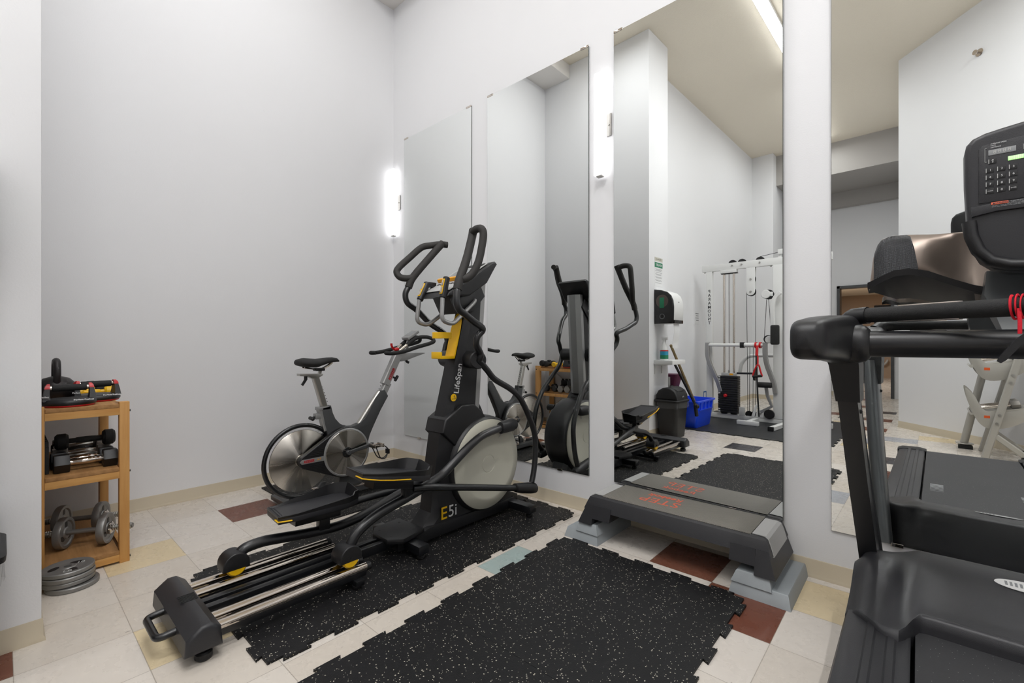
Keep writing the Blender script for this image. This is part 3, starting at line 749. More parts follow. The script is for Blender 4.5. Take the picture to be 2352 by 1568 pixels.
# ------------------------------------------------------------------ spin bike
BX = .735
bk = thing('spin_bike', (BX, -.8, 0), 'silver and black spin bike with turned steel flywheel by the left wall', 'exercise bike')
def bp(name, mb, mat, parent=None, sharp=38): return mesh_obj(name, mb, M[mat], parent or bk, sharp)
def circ(cx, cz, r, a0, a1, n): return [(cx+r*math.cos(R(a0+(a1-a0)*i/n)), cz+r*math.sin(R(a0+(a1-a0)*i/n))) for i in range(n+1)]
b = MB(); b.bx(BX-.07, BX+.07, -1.27, -.25, .034, .072, .005); bp('base_rail', b, 'greypaint')
for y in (-1.265, -.27):
    fb = bp('base_foot', MB().bx(BX-.27, BX+.27, y-.045, y+.045, .018, .05, .006), 'greypaint')
    for s in (-1, 1): bp('foot_pad', MB().cyl((BX+s*.23, y, .0102), (BX+s*.23, y, .022), .025, bev=.003), 'darkplastic', fb)
# flywheel
FY, FZ = -1.213, .317
b = MB(); b.lathe([(0, -.012), (.04, -.012), (.042, -.006), (.205, -.006), (.208, -.003), (.208, .003), (.205, .006), (.042, .006), (.04, .012), (0, .012)], (0, 0, 0), (1, 0, 0), 96)
fl = mesh_obj('flywheel', b, M['disc'], None, 50); fl.parent = bk; fl.location = Vector((BX, FY, FZ))-WL[bk.name]; WL[fl.name] = Vector((0, 0, 0))
b = MB(); b.lathe([(.0, .018), (.028, .018), (.034, .012), (.034, -.012), (.028, -.018), (0, -.018)], (0, 0, 0), (1, 0, 0), 32); hb = mesh_obj('hub', b, M['chrome'], None); hb.parent = fl; WL[hb.name] = Vector((0, 0, 0))
# tubular guard around the flywheel
gp = [(BX, FY+.238*math.cos(R(a)), FZ+.238*math.sin(R(a))) for a in range(38, 292, 6)]
gd = bp('flywheel_guard', MB().tube(gp, .0145, 14), 'blackmetal')
e0 = gp[-1]; b = MB(); b.bx(BX-.02, BX+.02, e0[1]-.005, e0[1]+.035, .07, .11, .003); bp('guard_clamp', b, 'chrome', gd)
b = MB(); b.prism([(-1.135, .072), (-1.06, .072), (-1.045, .14), (-1.075, .14)], 'x', BX-.012, BX+.012, .003); bp('flywheel_bracket', b, 'greypaint')
# belt shroud
CY, CZ = -.925, .336
ang = math.asin((.178-.045)/math.hypot(CY-FY, CZ-FZ)); base_a = math.degrees(math.atan2(CZ-FZ, CY-FY)); A_ = 90-math.degrees(ang)
big = circ(CY, CZ, .178, base_a-(180-A_)+0, base_a+(180-A_), 40)
sm = circ(FY, FZ, .045, base_a+(180-A_), base_a+360-(180-A_), 14)
for s, x0, x1 in ((1, .030, .072), (-1, .030, .060)):
    b = MB(); b.prism(big+sm, 'x', BX+s*x0, BX+s*x1, .008, 3); sh = bp('belt_cover', b, 'blackplastic')
    if s > 0:
        b = MB(); b.lathe([(.156, -.004), (.168, -.004), (.17, .003), (.16, .006), (.154, .003)], (BX+.073, CY, CZ), (1, 0, 0), 72); b.bm.faces.ensure_lookup_table()
        bp('cover_ring', b, 'silverpaint', sh)
        b = MB()
        for i in range(6):
            zz = .352+i*.011; b.bx(BX+.0715, BX+.0745, -1.19+i*.018, -1.085, zz, zz+.005, .001)
            zz = .285-i*.011; b.bx(BX+.0715, BX+.0745, -1.19+i*.016, -1.085, zz, zz+.005, .001)
        bp('cover_ribs', b, 'darkplastic', sh)
        b = MB(); b.prism([(-1.243, .307), (-1.085, .306), (-1.085, .338), (-1.243, .337), (-1.256, .322)], 'x', BX+.071, BX+.0745, .001); bp('name_plate', b, 'silverpaint', sh)
        b = text_mb('KEISER', .024, frame((BX+.0752, -1.196, .321), (0, 1, 0), (0, 0, 1)), shear=.2, bold=.0008); bp('brand_text', b, 'textred', sh)
        b = text_mb('m3', .02, frame((BX+.0752, -1.128, .324), (0, 1, 0), (0, 0, 1)), shear=.3); bp('model_text', b, 'orange', sh)
b = MB(); b.lathe([(0, -.004), (.154, -.004), (.157, 0), (.154, .004), (.0, .004)], (0, 0, 0), (1, 0, 0), 96)
d2 = mesh_obj('drive_disc', b, M['disc'], None, 50); d2.parent = bk; d2.location = Vector((BX+.076, CY, CZ))-WL[bk.name]
b = MB(); b.cyl((BX+.078, CY, CZ), (BX+.087, CY, CZ), .036, bev=.002); ch = bp('chain_ring', b, 'darkplastic')
b = MB()
for i in range(5):
    a = 2*math.pi*i/5; b.cyl((BX+.087, CY+.028*math.cos(a), CZ+.028*math.sin(a)), (BX+.090, CY+.028*math.cos(a), CZ+.028*math.sin(a)), .004, seg=8)
bp('ring_bolts', b, 'chrome', ch)
for s, dy, dz in ((1, .178, .032), (-1, -.178, -.032)):
    x = BX+s*.10
    b = MB(); b.cyl((BX+s*.06, CY, CZ), (x+s*.012, CY, CZ), .017, bev=.003); b.rtube([(x, CY, CZ), (x+s*.006, CY+dy*.5, CZ+dz*.5), (x+s*.01, CY+dy, CZ+dz)], .026, .014, .004, up=(1, 0, 0)); b.cyl((x, CY+dy, CZ+dz), (x+s*.02, CY+dy, CZ+dz), .014, bev=.003)
    ck = bp('crank_arm', b, 'greypaint')
    px, py, pz = x+s*.02, CY+dy, CZ+dz
    b = MB(); b.cyl((px, py, pz), (px+s*.09, py, pz), .008, seg=10); b.bx(min(px+s*.015, px+s*.09), max(px+s*.015, px+s*.09), py-.04, py-.028, pz-.012, pz+.014, .003); b.bx(min(px+s*.015, px+s*.09), max(px+s*.015, px+s*.09), py+.028, py+.04, pz-.012, pz+.014, .003)
    for q in (.02, .085): b.bx(px+s*q-.004, px+s*q+.004, py-.035, py+.035, pz-.008, pz+.008, .002)
    pd = bp('pedal', b, 'chrome', ck)
    b = MB(); b.tube(cr([(px+s*.02, py-.02, pz-.01), (px+s*.03, py+.02, pz-.09), (px+s*.04, py+.07, pz-.10), (px+s*.05, py+.10, pz-.05), (px+s*.05, py+.05, pz)], 5), .004, 8)
    b.tube(cr([(px+s*.08, py-.02, pz-.01), (px+s*.07, py+.02, pz-.09), (px+s*.06, py+.07, pz-.10), (px+s*.05, py+.10, pz-.05)], 5), .004, 8)
    b.bx(px+s*.05-.02, px+s*.05+.02, py+.085, py+.10, pz-.075, pz-.04, .004)
    bp('toe_cage', b, 'blackplastic', ck)
# mount to the base
b = MB(); b.prism([(-.97, .072), (-.78, .072), (-.80, .18), (-.95, .18)], 'x', BX-.03, BX+.03, .004); bp('frame_mount', b, 'greypaint')
b = MB(); b.bx(BX-.075, BX+.075, -.975, -.775, .071, .082, .003)
for s in (-1, 1):
    for y in (-.96, -.79): b.cyl((BX+s*.06, y, .08), (BX+s*.06, y, .098), .011, bev=.003, seg=12)
bp('mount_plate', b, 'chrome')
# main frame (flat dark grey sides)
fr_poly = cr([(-1.075, .47), (-1.095, .60), (-1.085, .66)], 4)
poly = [(-1.03, .42), (-1.06, .54), (-1.086, .664), (-1.018, .672), (-1.005, .62), (-.985, .575), (-.95, .535), (-.905, .51), (-.845, .505), (-.795, .52), (-.745, .56), (-.665, .69), (-.62, .745), (-.585, .75), (-.555, .70), (-.62, .60), (-.68, .49), (-.715, .42), (-.735, .35), (-.80, .18), (-.95, .18)]
b = MB(); b.prism(poly, 'x', BX-.028, BX+.028, .006); bp('main_frame', b, 'greypaint')
b = MB(); b.tube([(BX, -.792, .507), (BX, -.665, .675), (BX, -.615, .735)], .021, 16); bp('frame_tube', b, 'steel')
b = MB(); b.rtube([(BX, -1.05, .50), (BX, -1.093, .665)], .05, .03, .004, up=(0, 1, 0)); b.bx(BX-.028, BX+.028, -1.11, -1.02, .645, .668, .004); bp('seat_tube', b, 'silverpaint')
b = MB(); b.bx(BX-.024, BX+.024, -1.125, -1.075, .585, .625, .006); kc = bp('knob_block', b, 'silverpaint')
bp('adjustment_knob', MB().cyl((BX, -1.115, .60), (BX, -1.145, .595), .008, seg=12).cyl((BX-.028, -1.145, .595), (BX+.028, -1.145, .59), .012, bev=.005, seg=14), 'darkplastic', kc)
sp = bp('seat_post', MB().rtube([(BX, -1.055, .655), (BX, -1.122, .885)], .042, .042, .005, up=(0, 1, 0)), 'steel')
b = MB()
for i in range(8): b.cyl((BX, -1.055-i*.0075+.021, .70+i*.021), (BX, -1.055-i*.0075+.0225, .70+i*.021), .004, seg=8)
bp('post_holes', b, 'darkplastic', sp)
b = MB(); b.prism([(-1.235, .905), (-1.075, .898), (-1.075, .888), (-1.11, .868), (-1.15, .868), (-1.175, .884), (-1.235, .89)], 'x', BX-.025, BX+.025, .003); b.rtube([(BX, -1.09, .895), (BX, -1.082, .925)], .02, .02, .003, up=(0, 1, 0)); sr = bp('seat_slider', b, 'steel')
b = MB(); b.cyl((BX, -1.185, .89), (BX, -1.185, .86), .011, seg=14); b.rtube([(BX, -1.185, .862), (BX, -1.205, .832), (BX, -1.21, .826)], .018, .012, .003, up=(1, 0, 0)); bp('slider_lever', b, 'darkplastic', sr)
# saddle
rings = []
for y, w, zt, zb in ((-1.243, .03, .99, .965), (-1.235, .07, 1.002, .955), (-1.20, .098, 1.01, .945), (-1.16, .10, 1.006, .94), (-1.12, .085, 1.003, .938), (-1.08, .055, 1.006, .95), (-1.04, .036, 1.010, .962), (-1.0, .030, 1.011, .972), (-.965, .025, 1.004, .975), (-.95, .014, .99, .976)):
    m = (zt+zb)/2; rings.append([(BX+w*math.cos(q)*(1 if math.sin(q) < 0 else .97), y, (zt if math.sin(q) > 0 else m) if False else m+(zt-m)*math.sin(q) if math.sin(q) > 0 else m+(m-zb)*math.sin(q)*.9) for q in [2*math.pi*i/20 for i in range(20)]])
sd = bp('saddle', MB().loft(rings), 'foam', sharp=70)
b = MB(); b.tube(cr([(BX-.02, -1.20, .945), (BX-.02, -1.10, .928), (BX-.018, -1.05, .94), (BX-.01, -1.0, .972)], 4), .0045, 8); b.tube(cr([(BX+.02, -1.20, .945), (BX+.02, -1.10, .928), (BX+.018, -1.05, .94), (BX+.01, -1.0, .972)], 4), .0045, 8); bp('saddle_rails', b, 'chrome', sd)
bp('saddle_clamp', MB().bx(BX-.026, BX+.026, -1.125, -1.06, .918, .938, .006), 'darkplastic', sd)
# handlebar column
hpst = bp('handlebar_post', MB().rtube([(BX, -.66, .60), (BX, -.545, .80)], .046, .052, .005, up=(0, 1, 0)), 'silverpaint')
b = MB()
for i in range(4): b.cyl((BX, -.6205+i*.0125-.024, .715+i*.0218), (BX, -.6205+i*.0125-.0255, .715+i*.0218), .0045, seg=8)
bp('post_holes', b, 'darkplastic', hpst)
b = MB(); b.rtube([(BX, -.572, .79), (BX, -.455, 1.015)], .054, .064, .006, up=(0, 1, 0)); hs = bp('handlebar_sleeve', b, 'silverpaint')
d = Vector((0, .117, .225)).normalized()
b = text_mb('KEISER', .034, frame((BX+.0278, -.522, .868), d, (0, -.225, .117)), bold=.0012, shear=.15); bp('brand_text', b, 'textred', hs)
b = MB(); b.cyl((BX, -.50, .845), (BX, -.478, .835), .008, seg=10); b.cyl((BX, -.478, .81), (BX, -.45, .852), .012, bev=.005, seg=14); bp('adjustment_knob', b, 'darkplastic', hs)
b = MB(); b.prism([(-.47, 1.03), (-.20, 1.032), (-.20, 1.025), (-.31, .995), (-.385, .972), (-.43, .965), (-.455, 1.0)], 'x', BX-.024, BX+.024, .003); hd = bp('handlebar_slider', b, 'silverpaint')
b = MB(); b.cyl((BX, -.37, .985), (BX, -.37, .965), .012, seg=12); b.rtube([(BX, -.37, .966), (BX, -.345, .952)], .02, .012, .003, up=(1, 0, 0)); bp('slider_lever', b, 'darkplastic', hd)
for s in (-1, 1):
    def q(x, y, z): return (BX+s*x, y, z)
    pth = cr([q(.075, -.60, 1.036), q(.11, -.625, 1.036), q(.13, -.58, 1.034), q(.135, -.48, 1.048), q(.12, -.35, 1.08), q(.11, -.22, 1.108), q(.10, -.165, 1.128), q(.08, -.175, 1.152), q(.06, -.225, 1.163), q(.045, -.295, 1.155), q(.04, -.35, 1.125), q(.038, -.39, 1.097)], 5)
    gb = bp('handlebar', MB().tube(pth, .0155, 14), 'foam')
    bp('handlebar_clamp', MB().cyl(q(.038, -.385, 1.10), q(.034, -.46, 1.045), .013), 'chrome', gb)
bp('handlebar_bracket', MB().bx(BX-.05, BX+.05, -.47, -.40, 1.03, 1.052, .006), 'silverpaint')
b = MB(); b.tube(cr([(BX, -.355, 1.05), (BX, -.36, 1.10), (BX, -.345, 1.15)], 4), .011, 10); dm = bp('display_stem', b, 'silverpaint')
fm = frame((BX, -.33, 1.18), (1, 0, 0), (0, .105, .062))
bp('bike_display', MB().bx(-.045, .045, -.062, .062, -.016, .010, .006, mat=fm), 'silverpaint', dm)
bp('display_screen', MB().bx(-.034, .034, -.03, .045, .0095, .0115, .001, mat=fm), 'textgrey', dm)
b = MB(); b.tube(cr([(BX+.02, -.465, 1.055), (BX+.02, -.50, 1.065), (BX+.02, -.52, 1.09), (BX+.02, -.522, 1.11)], 4), .009, 10); b.ball((BX+.02, -.475, 1.062), .02, (1, 1.2, .8)); bp('resistance_lever', b, 'red')

# power outlet on the left wall
ou = thing('wall_outlet', (0, -.745, .35), 'white outlet plate low on the left wall behind the spin bike', 'outlet')
mesh_obj('outlet_plate', MB().bx(0, .006, -.78, -.71, .293, .407, .002), M['white'], ou)
for z in (.33, .37): mesh_obj('socket', MB().bx(.0055, .008, -.76, -.73, z-.014, z+.014, .003), M['step_grey'], ou)

# ------------------------------------------------------------------ aerobic step
st = thing('aerobic_step', (2.88, -.18, 0), 'black and grey aerobic step bench on grey risers below the mirror', 'step bench')
X0, X1, Y0, Y1 = 2.405, 3.395, -.385, -.012
def rect(x0, x1, y0, y1, z): return [(x0, y0, z), (x1, y0, z), (x1, y1, z), (x0, y1, z)]
def sect(z, ix, iy0, iy1): return rect(X0+ix, X1-ix, Y0+iy0, Y1-iy1, z)
# deck: top slab plus deep legs at both ends
b = MB(); b.loft([sect(.175, .022, .028, .004), sect(.215, .036, .044, .006), sect(.238, .045, .056, .010), sect(.2455, .058, .068, .02)])
for x0, x1, x2 in ((X0, X0+.085, X0+.19), (X1-.085, X1, X1-.19)):
    lft = x0 == X0
    xo, xi = (x0, x1) if lft else (x1, x0); sg = 1 if lft else -1
    b.loft([rect(min(xo+sg*.0, xi), max(xo+sg*.0, xi), Y0, Y1, .0988), rect(min(xo+sg*.036, xi), max(xo+sg*.036, xi), Y0+.036, Y1-.006, .20)])
    b.loft([rect(min(xi, x2), max(xi, x2), Y0+.012, Y1, .132), rect(min(xi, x2), max(xi, x2), Y0+.034, Y1-.006, .20)])
mesh_obj('step_deck', b, M['greyplastic'], st, 30)
for s in (0, 1):
    xa = X0+.056 if s == 0 else X1-.056; sg = 1 if s == 0 else -1
    b = MB(); b.loft([[(xa, Y0+.085, .2462), (xa+sg*.055, Y0+.085, .2462), (xa+sg*.055, Y1-.05, .2462), (xa, Y1-.05, .2462)], [(xa, Y0+.085, .249), (xa+sg*.055, Y0+.085, .249), (xa+sg*.055, Y1-.05, .249), (xa, Y1-.05, .249)]])
    b.loft([[(xa, Y0+.085, .249), (xa, Y1-.05, .249), (xa+sg*.008, Y1-.05, .244), (xa+sg*.008, Y0+.085, .244)], [(xa-sg*.014, Y0+.08, .241), (xa-sg*.014, Y1-.045, .241), (xa-sg*.004, Y1-.045, .236), (xa-sg*.004, Y0+.08, .236)], [(xa-sg*.024, Y0+.076, .215), (xa-sg*.024, Y1-.042, .215), (xa-sg*.012, Y1-.042, .213), (xa-sg*.012, Y0+.076, .213)], [(xa-sg*.037, Y0+.07, .17), (xa-sg*.037, Y1-.04, .17), (xa-sg*.027, Y1-.04, .168), (xa-sg*.027, Y0+.07, .168)]])
    mesh_obj('end_cap', b, M['step_grey'], st)
b = MB(); b.bx(X0+.114, X1-.114, Y0+.072, Y1-.028, .2445, .2495, .002); tp = mesh_obj('tread_surface', b, M['step_top'], st)
b = text_mb('STEP', .105, frame((2.80, -.185, .2502), (-1, 0, 0), (0, -1, 0)), extrude=.0004, space=1.02); mesh_obj('printed_word', b, M['textorange'], tp)
b = text_mb('Reebok', .062, frame((2.80, -.105, .2502), (-1, 0, 0), (0, -1, 0)), extrude=.0004, shear=.15, bold=.0012); mesh_obj('printed_name', b, M['textorange'], tp)
for s in (0, 1):
    # riser: tall inner block and low outer ledge
    xs_ = [(2.322, 2.54), (3.455, 3.212)][s]; sg = 1 if s == 0 else -1
    xo, xi = xs_
    b = MB()
    b.loft([rect(min(xo, xi), max(xo, xi), -.402, -.004, .0005), rect(min(xo+sg*.012, xi-sg*.012), max(xo+sg*.012, xi-sg*.012), -.385, -.006, .052), rect(min(xo+sg*.016, xi-sg*.014), max(xo+sg*.016, xi-sg*.014), -.38, -.008, .056)])
    a_ = xo+sg*.085; b.loft([rect(min(a_-sg*.012, xi-sg*.006), max(a_-sg*.012, xi-sg*.006), -.393, -.006, .05), rect(min(a_, xi-sg*.024), max(a_, xi-sg*.024), -.375, -.008, .094), rect(min(a_+sg*.004, xi-sg*.028), max(a_+sg*.004, xi-sg*.028), -.37, -.01, .098)])
    single('step_riser', b, M['riser'], ((xo+xi)/2, -.2, 0), ('grey plastic riser under the end of the step nearer the elliptical trainer', 'grey plastic riser under the end of the step nearer the treadmill')[s], 'riser', 'risers under the aerobic step')
    bpy.data.objects[-1] if False else None
# black floor scuffs are in the tile material
# ------------------------------------------------------------------ pine rack and its weights
RX0, RX1, RY0, RY1 = .09, .843, -2.452, -2.127
rk = thing('shelf_rack', ((RX0+RX1)/2, (RY0+RY1)/2, 0), 'three tier pine shelf rack holding weights in the corner', 'rack')
def rp(name, mb, mat, parent=None): return mesh_obj(name, mb, M[mat], parent or rk)
for x0, x1 in ((RX0, RX0+.07), (RX1-.042, RX1)):
    for y0, y1 in ((RY0, RY0+.022), (RY1-.04, RY1)):
        p = rp('post', MB().bx(x0, x1, y0, y1, 0, .812, .002), 'pine')
        if y1 == RY1:
            for z in (.02, .456, .765): rp('bolt', MB().cyl((x0+.02, y1, z), (x0+.02, y1+.006, z), .006, seg=10), 'darkiron', p)
ZT = (.803, .484, .066)
for zi, zt in enumerate(ZT):
    for x0, x1 in ((RX1-.0405, RX1-.02), (RX0+.02, RX0+.04)):
        rp('rail', MB().bx(x0+.012, x1+.022, RY0+.022, RY1-.04, zt-.055, zt-.019, .002), 'pine_y')
    rp('side_rail', MB().bx(RX0+.07, RX1-.042, RY1-.022, RY1-.002, zt-.055, zt-.019, .002), 'pine')
    w = .088; gap = (RY1-.041-(RY0+.023)-3*w)/2
    for i in range(3):
        y = RY0+.023+i*(w+gap)
        rp('shelf_slat', MB().bx(RX0+.02, RX1+.004, y, y+w, zt-.019, zt, .0025), 'slat')
b = MB(); b.tube([(.2, RY0+.004, .70), (.8, RY0+.004, .30)], .004, 8); rp('brace_rod', b, 'steel')
b = MB(); b.tube([(.2, RY0+.012, .30), (.8, RY0+.012, .70)], .004, 8); rp('brace_rod', b, 'steel')

# push-up stands
def pushup(loc, rz, label):
    t = thing('push_up_stand', loc, label, 'push-up stand', 'rotating push-up stands')
    o_ = Vector(loc)
    def P(name, mb, mat, par=None):
        mb.bm.transform(Matrix.Diagonal((.955, .955, 1, 1))); mb.bm.transform(Matrix.Translation(o_+Vector((0, 0, .0008)))); return mesh_obj(name, mb, M[mat], par or t)
    b = MB(); b.lathe([(0, 0), (.094, 0), (.098, .004), (.098, .008), (0, .008)], seg=48); P('base_ring', b, 'red')
    b = MB(); b.lathe([(0, .008), (.099, .008), (.103, .014), (.103, .024), (.097, .032), (.088, .036), (.072, .034), (0, .032)], seg=48); bs = P('base_body', b, 'blackplastic')
    for s in (-1, 1):
        b = MB(); b.loft([[(x, s*yy, z) for x, yy in ((-w, y0), (w, y0), (w, y1), (-w, y1))] for z, w, y0, y1 in ((.028, .045, .070, .098), (.06, .034, .074, .095), (.085, .026, .073, .090), (.097, .022, .072, .088))])
        P('handle_support', b, 'blackplastic')
        b = MB(); b.loft([[(x, s*yy, z) for x, yy in ((-w, y0), (w, y0), (w, y1), (-w, y1))] for z, w, y0, y1 in ((.086, .0265, .0725, .0915), (.099, .023, .0715, .088), (.108, .013, .072, .082))]); P('accent_cap', b, 'red')
        b = MB(); b.cyl((0, s*.062, .088), (0, s*.074, .088), .011); P('handle_ferrule', b, 'chrome')
    b = MB(); b.cyl((0, -.064, .088), (0, .064, .088), .0165, bev=.003); P('handle_grip', b, 'foam')
    fm = frame((.1035, .02, .019), (0, 1, 0), (0, 0, 1))
    b = text_mb('Perfect Pushup', .0125, frame((.0965, .045, .0335), (.0, 1, 0), (-.8, 0, .6)), bold=.0003)
    P('printed_name', b, 'textwhite', bs)
    b = text_mb('Perfect', .011, frame((.047, -.092, .05), (.5, 1, .0), (-.2, 0, 1)), bold=.0003); P('printed_word', b, 'textwhite', bs)
    t.rotation_euler = (0, 0, rz); return t
pushup((.745, -2.340, ZT[0]), 0, 'black push-up stand with red tips on the rack top, nearer the wall stub')
pushup((.575, -2.226, ZT[0]), .12, 'black push-up stand with red tips on the rack top, behind the other stand')
# kettlebell
kb = thing('kettlebell', (.495, -2.37, ZT[0]), 'black iron kettlebell on the rack top behind the push-up stand', 'kettlebell')
kx, ky, kz = .485, -2.372, ZT[0]+.0008
b = MB(); b.lathe([(0, 0), (.045, 0), (.062, .012), (.076, .045), (.078, .07), (.07, .10), (.05, .122), (.02, .132), (0, .133)], (kx, ky, kz), seg=36); mesh_obj('bell', b, M['darkiron'], kb)
b = MB(); b.tube(cr([(kx-.055, ky, kz+.095), (kx-.062, ky, kz+.15), (kx-.045, ky, kz+.20), (kx, ky, kz+.213), (kx+.045, ky, kz+.20), (kx+.062, ky, kz+.15), (kx+.055, ky, kz+.095)], 5), .0155, 14); mesh_obj('handle', b, M['darkiron'], kb)

# small dumbbells, long axis along local y, resting on z = 0
def hexhead(b, y0, y1, r, z):
    poly = [(r*math.cos(R(60*i)), z+r*math.sin(R(60*i))) for i in range(6)]
    b.prism(poly, 'y', y0, y1, min(.008, r*.2), 2)
def dumbbell(loc, rz, L, r, hl, head, bar, label, kind='hex', group='dumbbells on the rack', name='dumbbell'):
    t = thing(name, loc, label, 'dumbbell', group); o_ = Vector(loc); z = r*(.866 if kind == 'hex' else 1)+.0008
    def P(nm, mb, mat, par=None): mb.bm.transform(Matrix.Translation(o_)); return mesh_obj(nm, mb, M[mat], par or t)
    for s in (-1, 1):
        b = MB()
        if kind == 'hex': hexhead(b, s*L/2-(hl if s > 0 else 0), s*L/2+(hl if s < 0 else 0), r, z)
        else: b.lathe([(0, 0), (r*.8, 0), (r, r*.25), (r, hl-r*.25), (r*.75, hl), (0, hl)], (0, s*(L/2-hl), z), (0, s, 0), 28)
        P('weight_head', b, head)
    g = L/2-hl
    b = MB(); b.lathe([(0, -g), (.0125, -g), (.0125, -g*.6), (.0145, -g*.55), (.0165, 0), (.0145, g*.55), (.0125, g*.6), (.0125, g), (0, g)], (0, 0, z), (0, 1, 0), 18); P('handle', b, bar)
    t.rotation_euler = (0, 0, rz); return t
Z2 = ZT[1]
dumbbell((.755, -2.281, Z2), .0, .235, .048, .058, 'blackplastic', 'chrome', 'black rubber hex dumbbell with chrome handle, front one on the middle shelf')
dumbbell((.655, -2.285, Z2), .0, .235, .046, .058, 'blackplastic', 'chrome', 'black hex dumbbell with chrome handle, second from the middle shelf edge')
dumbbell((.56, -2.28, Z2), 0, .225, .048, .055, 'hexgrey', 'steel', 'worn grey iron hex dumbbell, third from the middle shelf edge')
dumbbell((.462, -2.27, Z2), 0, .225, .046, .055, 'hexgrey', 'steel', 'worn grey iron hex dumbbell, fourth from the middle shelf edge')
dumbbell((.365, -2.275, Z2), 0, .22, .042, .05, 'darkiron', 'darkiron', 'small black dumbbell, fifth from the middle shelf edge', 'round')
dumbbell((.607, -2.27, Z2+.0845), 0, .23, .04, .05, 'foam', 'foam', 'black foam covered dumbbell lying on top of the hex dumbbells', 'round')
dumbbell((.24, -2.26, Z2), 0, .225, .047, .055, 'blackplastic', 'steel', 'black hex dumbbell with white number, rearmost on the middle shelf')
dumbbell((.385, -2.215, ZT[0]), 0, .17, .031, .042, 'yellow', 'yellow', 'small yellow dumbbell on the rack top behind the push-up stands', 'round')
dumbbell((.318, -2.29, ZT[0]), 0, .165, .031, .042, 'yellow', 'yellow', 'small yellow dumbbell on the rack top, beside the other yellow one', 'round')
dumbbell((.145, -2.283, ZT[0]), 0, .2, .04, .05, 'foam', 'foam', 'black foam dumbbell at the wall end of the rack top', 'round')
dumbbell((.235, -2.25, ZT[0]), 0, .2, .037, .05, 'foam', 'foam', 'black foam dumbbell between yellow dumbbells and wall on the rack top', 'round')
# folded foam jigsaw mat leaning at the rear of the middle shelf
pl = [(.30, Z2+.003), (.76, Z2+.003), (.76, Z2+.13)]
x = .76
while x > .32:
    pl += [(x-.012, Z2+.13), (x-.018, Z2+.152), (x-.046, Z2+.152), (x-.04, Z2+.13)]; x -= .058
pl += [(.30, Z2+.13)]
b = MB(); b.prism(pl, 'y', -2.428, -2.412, .001)
single('foam_mat', b, M['foam'], (.55, -2.42, Z2), 'black foam jigsaw mat standing at the back of the middle shelf', 'floor mat')
# plates and bars on the bottom shelf
def plate_mb(o_, axis, r=.075, t=.026, holes=3):
    b = MB()
    b.lathe([(.014, -t*.5), (.026, -t*.5), (.03, -t*.32), (r*.72, -t*.32), (r*.80, -t*.5), (r*.97, -t*.5), (r, -t*.3), (r, t*.3), (r*.97, t*.5), (r*.80, t*.5), (r*.72, t*.32), (.03, t*.32), (.026, t*.5), (.014, t*.5), (.014, -t*.5)], o_, axis, 44)
    return b
def plate_faces(o_, axis, r, t, up):
    """finger recesses on both faces"""
    a = Vector(axis).normalized(); u = Vector(up).normalized(); v = a.cross(u); out = []
    for s in (-1, 1):
        for i in range(3):
            an = R(90+120*i); c = Vector(o_)+u*math.sin(an)*r*.52+v*math.cos(an)*r*.52+a*(s*t*.322)
            q = Matrix.Translation(c) @ Matrix((u, v, a)).transposed().to_4x4() @ Matrix.Rotation(an, 4, 'Z') @ Matrix.Diagonal((.75, 1.35, 1, 1))
            mb = MB(); mb.lathe([(0, -.0006), (r*.2, -.0006), (r*.2, .0006), (0, .0006)], seg=20); mb.bm.transform(q); out.append(mb)
    return out
def spin(t, c, deg):
    t.rotation_euler = (0, 0, R(deg))
def bar_dumbbell(c, label, r=.078):
    c = Vector(c); t = thing('plate_dumbbell', (c.x, c.y, c.z-r), label, 'dumbbell', 'plate loaded dumbbells on the bottom shelf')
    b = MB(); b.cyl(c+Vector((0, -.20, 0)), c+Vector((0, .20, 0)), .0125, seg=18)
    hd_ = mesh_obj('bar', b, M['iron'], t)
    for s in (-1, 1):
        b = MB(); n = 9
        prof = [(0, 0)]
        for i in range(n): prof += [(.0135, i*.009), (.0165, i*.009+.003), (.0165, i*.009+.005), (.0135, i*.009+.008)]
        prof += [(.0135, n*.009), (0, n*.009)]
        b.lathe(prof, c+Vector((0, s*.115, 0)), (0, s, 0), 18); mesh_obj('threaded_end', b, M['steel'], hd_)
        pc = c+Vector((0, s*.085, 0)); p = mesh_obj('weight_plate', plate_mb(pc, (0, 1, 0), r, .03), M['iron'], t, 30)
        [mesh_obj('finger_recess', e_, M['darkiron'], p) for e_ in plate_faces(pc, (0, 1, 0), r, .03, (0, 0, 1))]
        b = MB(); b.lathe([(0, 0), (.028, 0), (.028, .008), (.02, .014), (0, .014)], c+Vector((0, s*.103, 0)), (0, s, 0), 20)
        for i in range(6): an = i*math.pi/3; b.ball(c+Vector((.026*math.cos(an), s*.107, .026*math.sin(an))), .006, u=8, v=6)
        mesh_obj('spin_collar', b, M['chrome'], t)
    spin(t, c, -27); return t
bar_dumbbell((.645, -2.276, ZT[2]+.079), 'grey plate loaded dumbbell at the front of the bottom shelf', .078)
bar_dumbbell((.40, -2.268, ZT[2]+.079), 'grey plate loaded dumbbell at the back of the bottom shelf', .078)
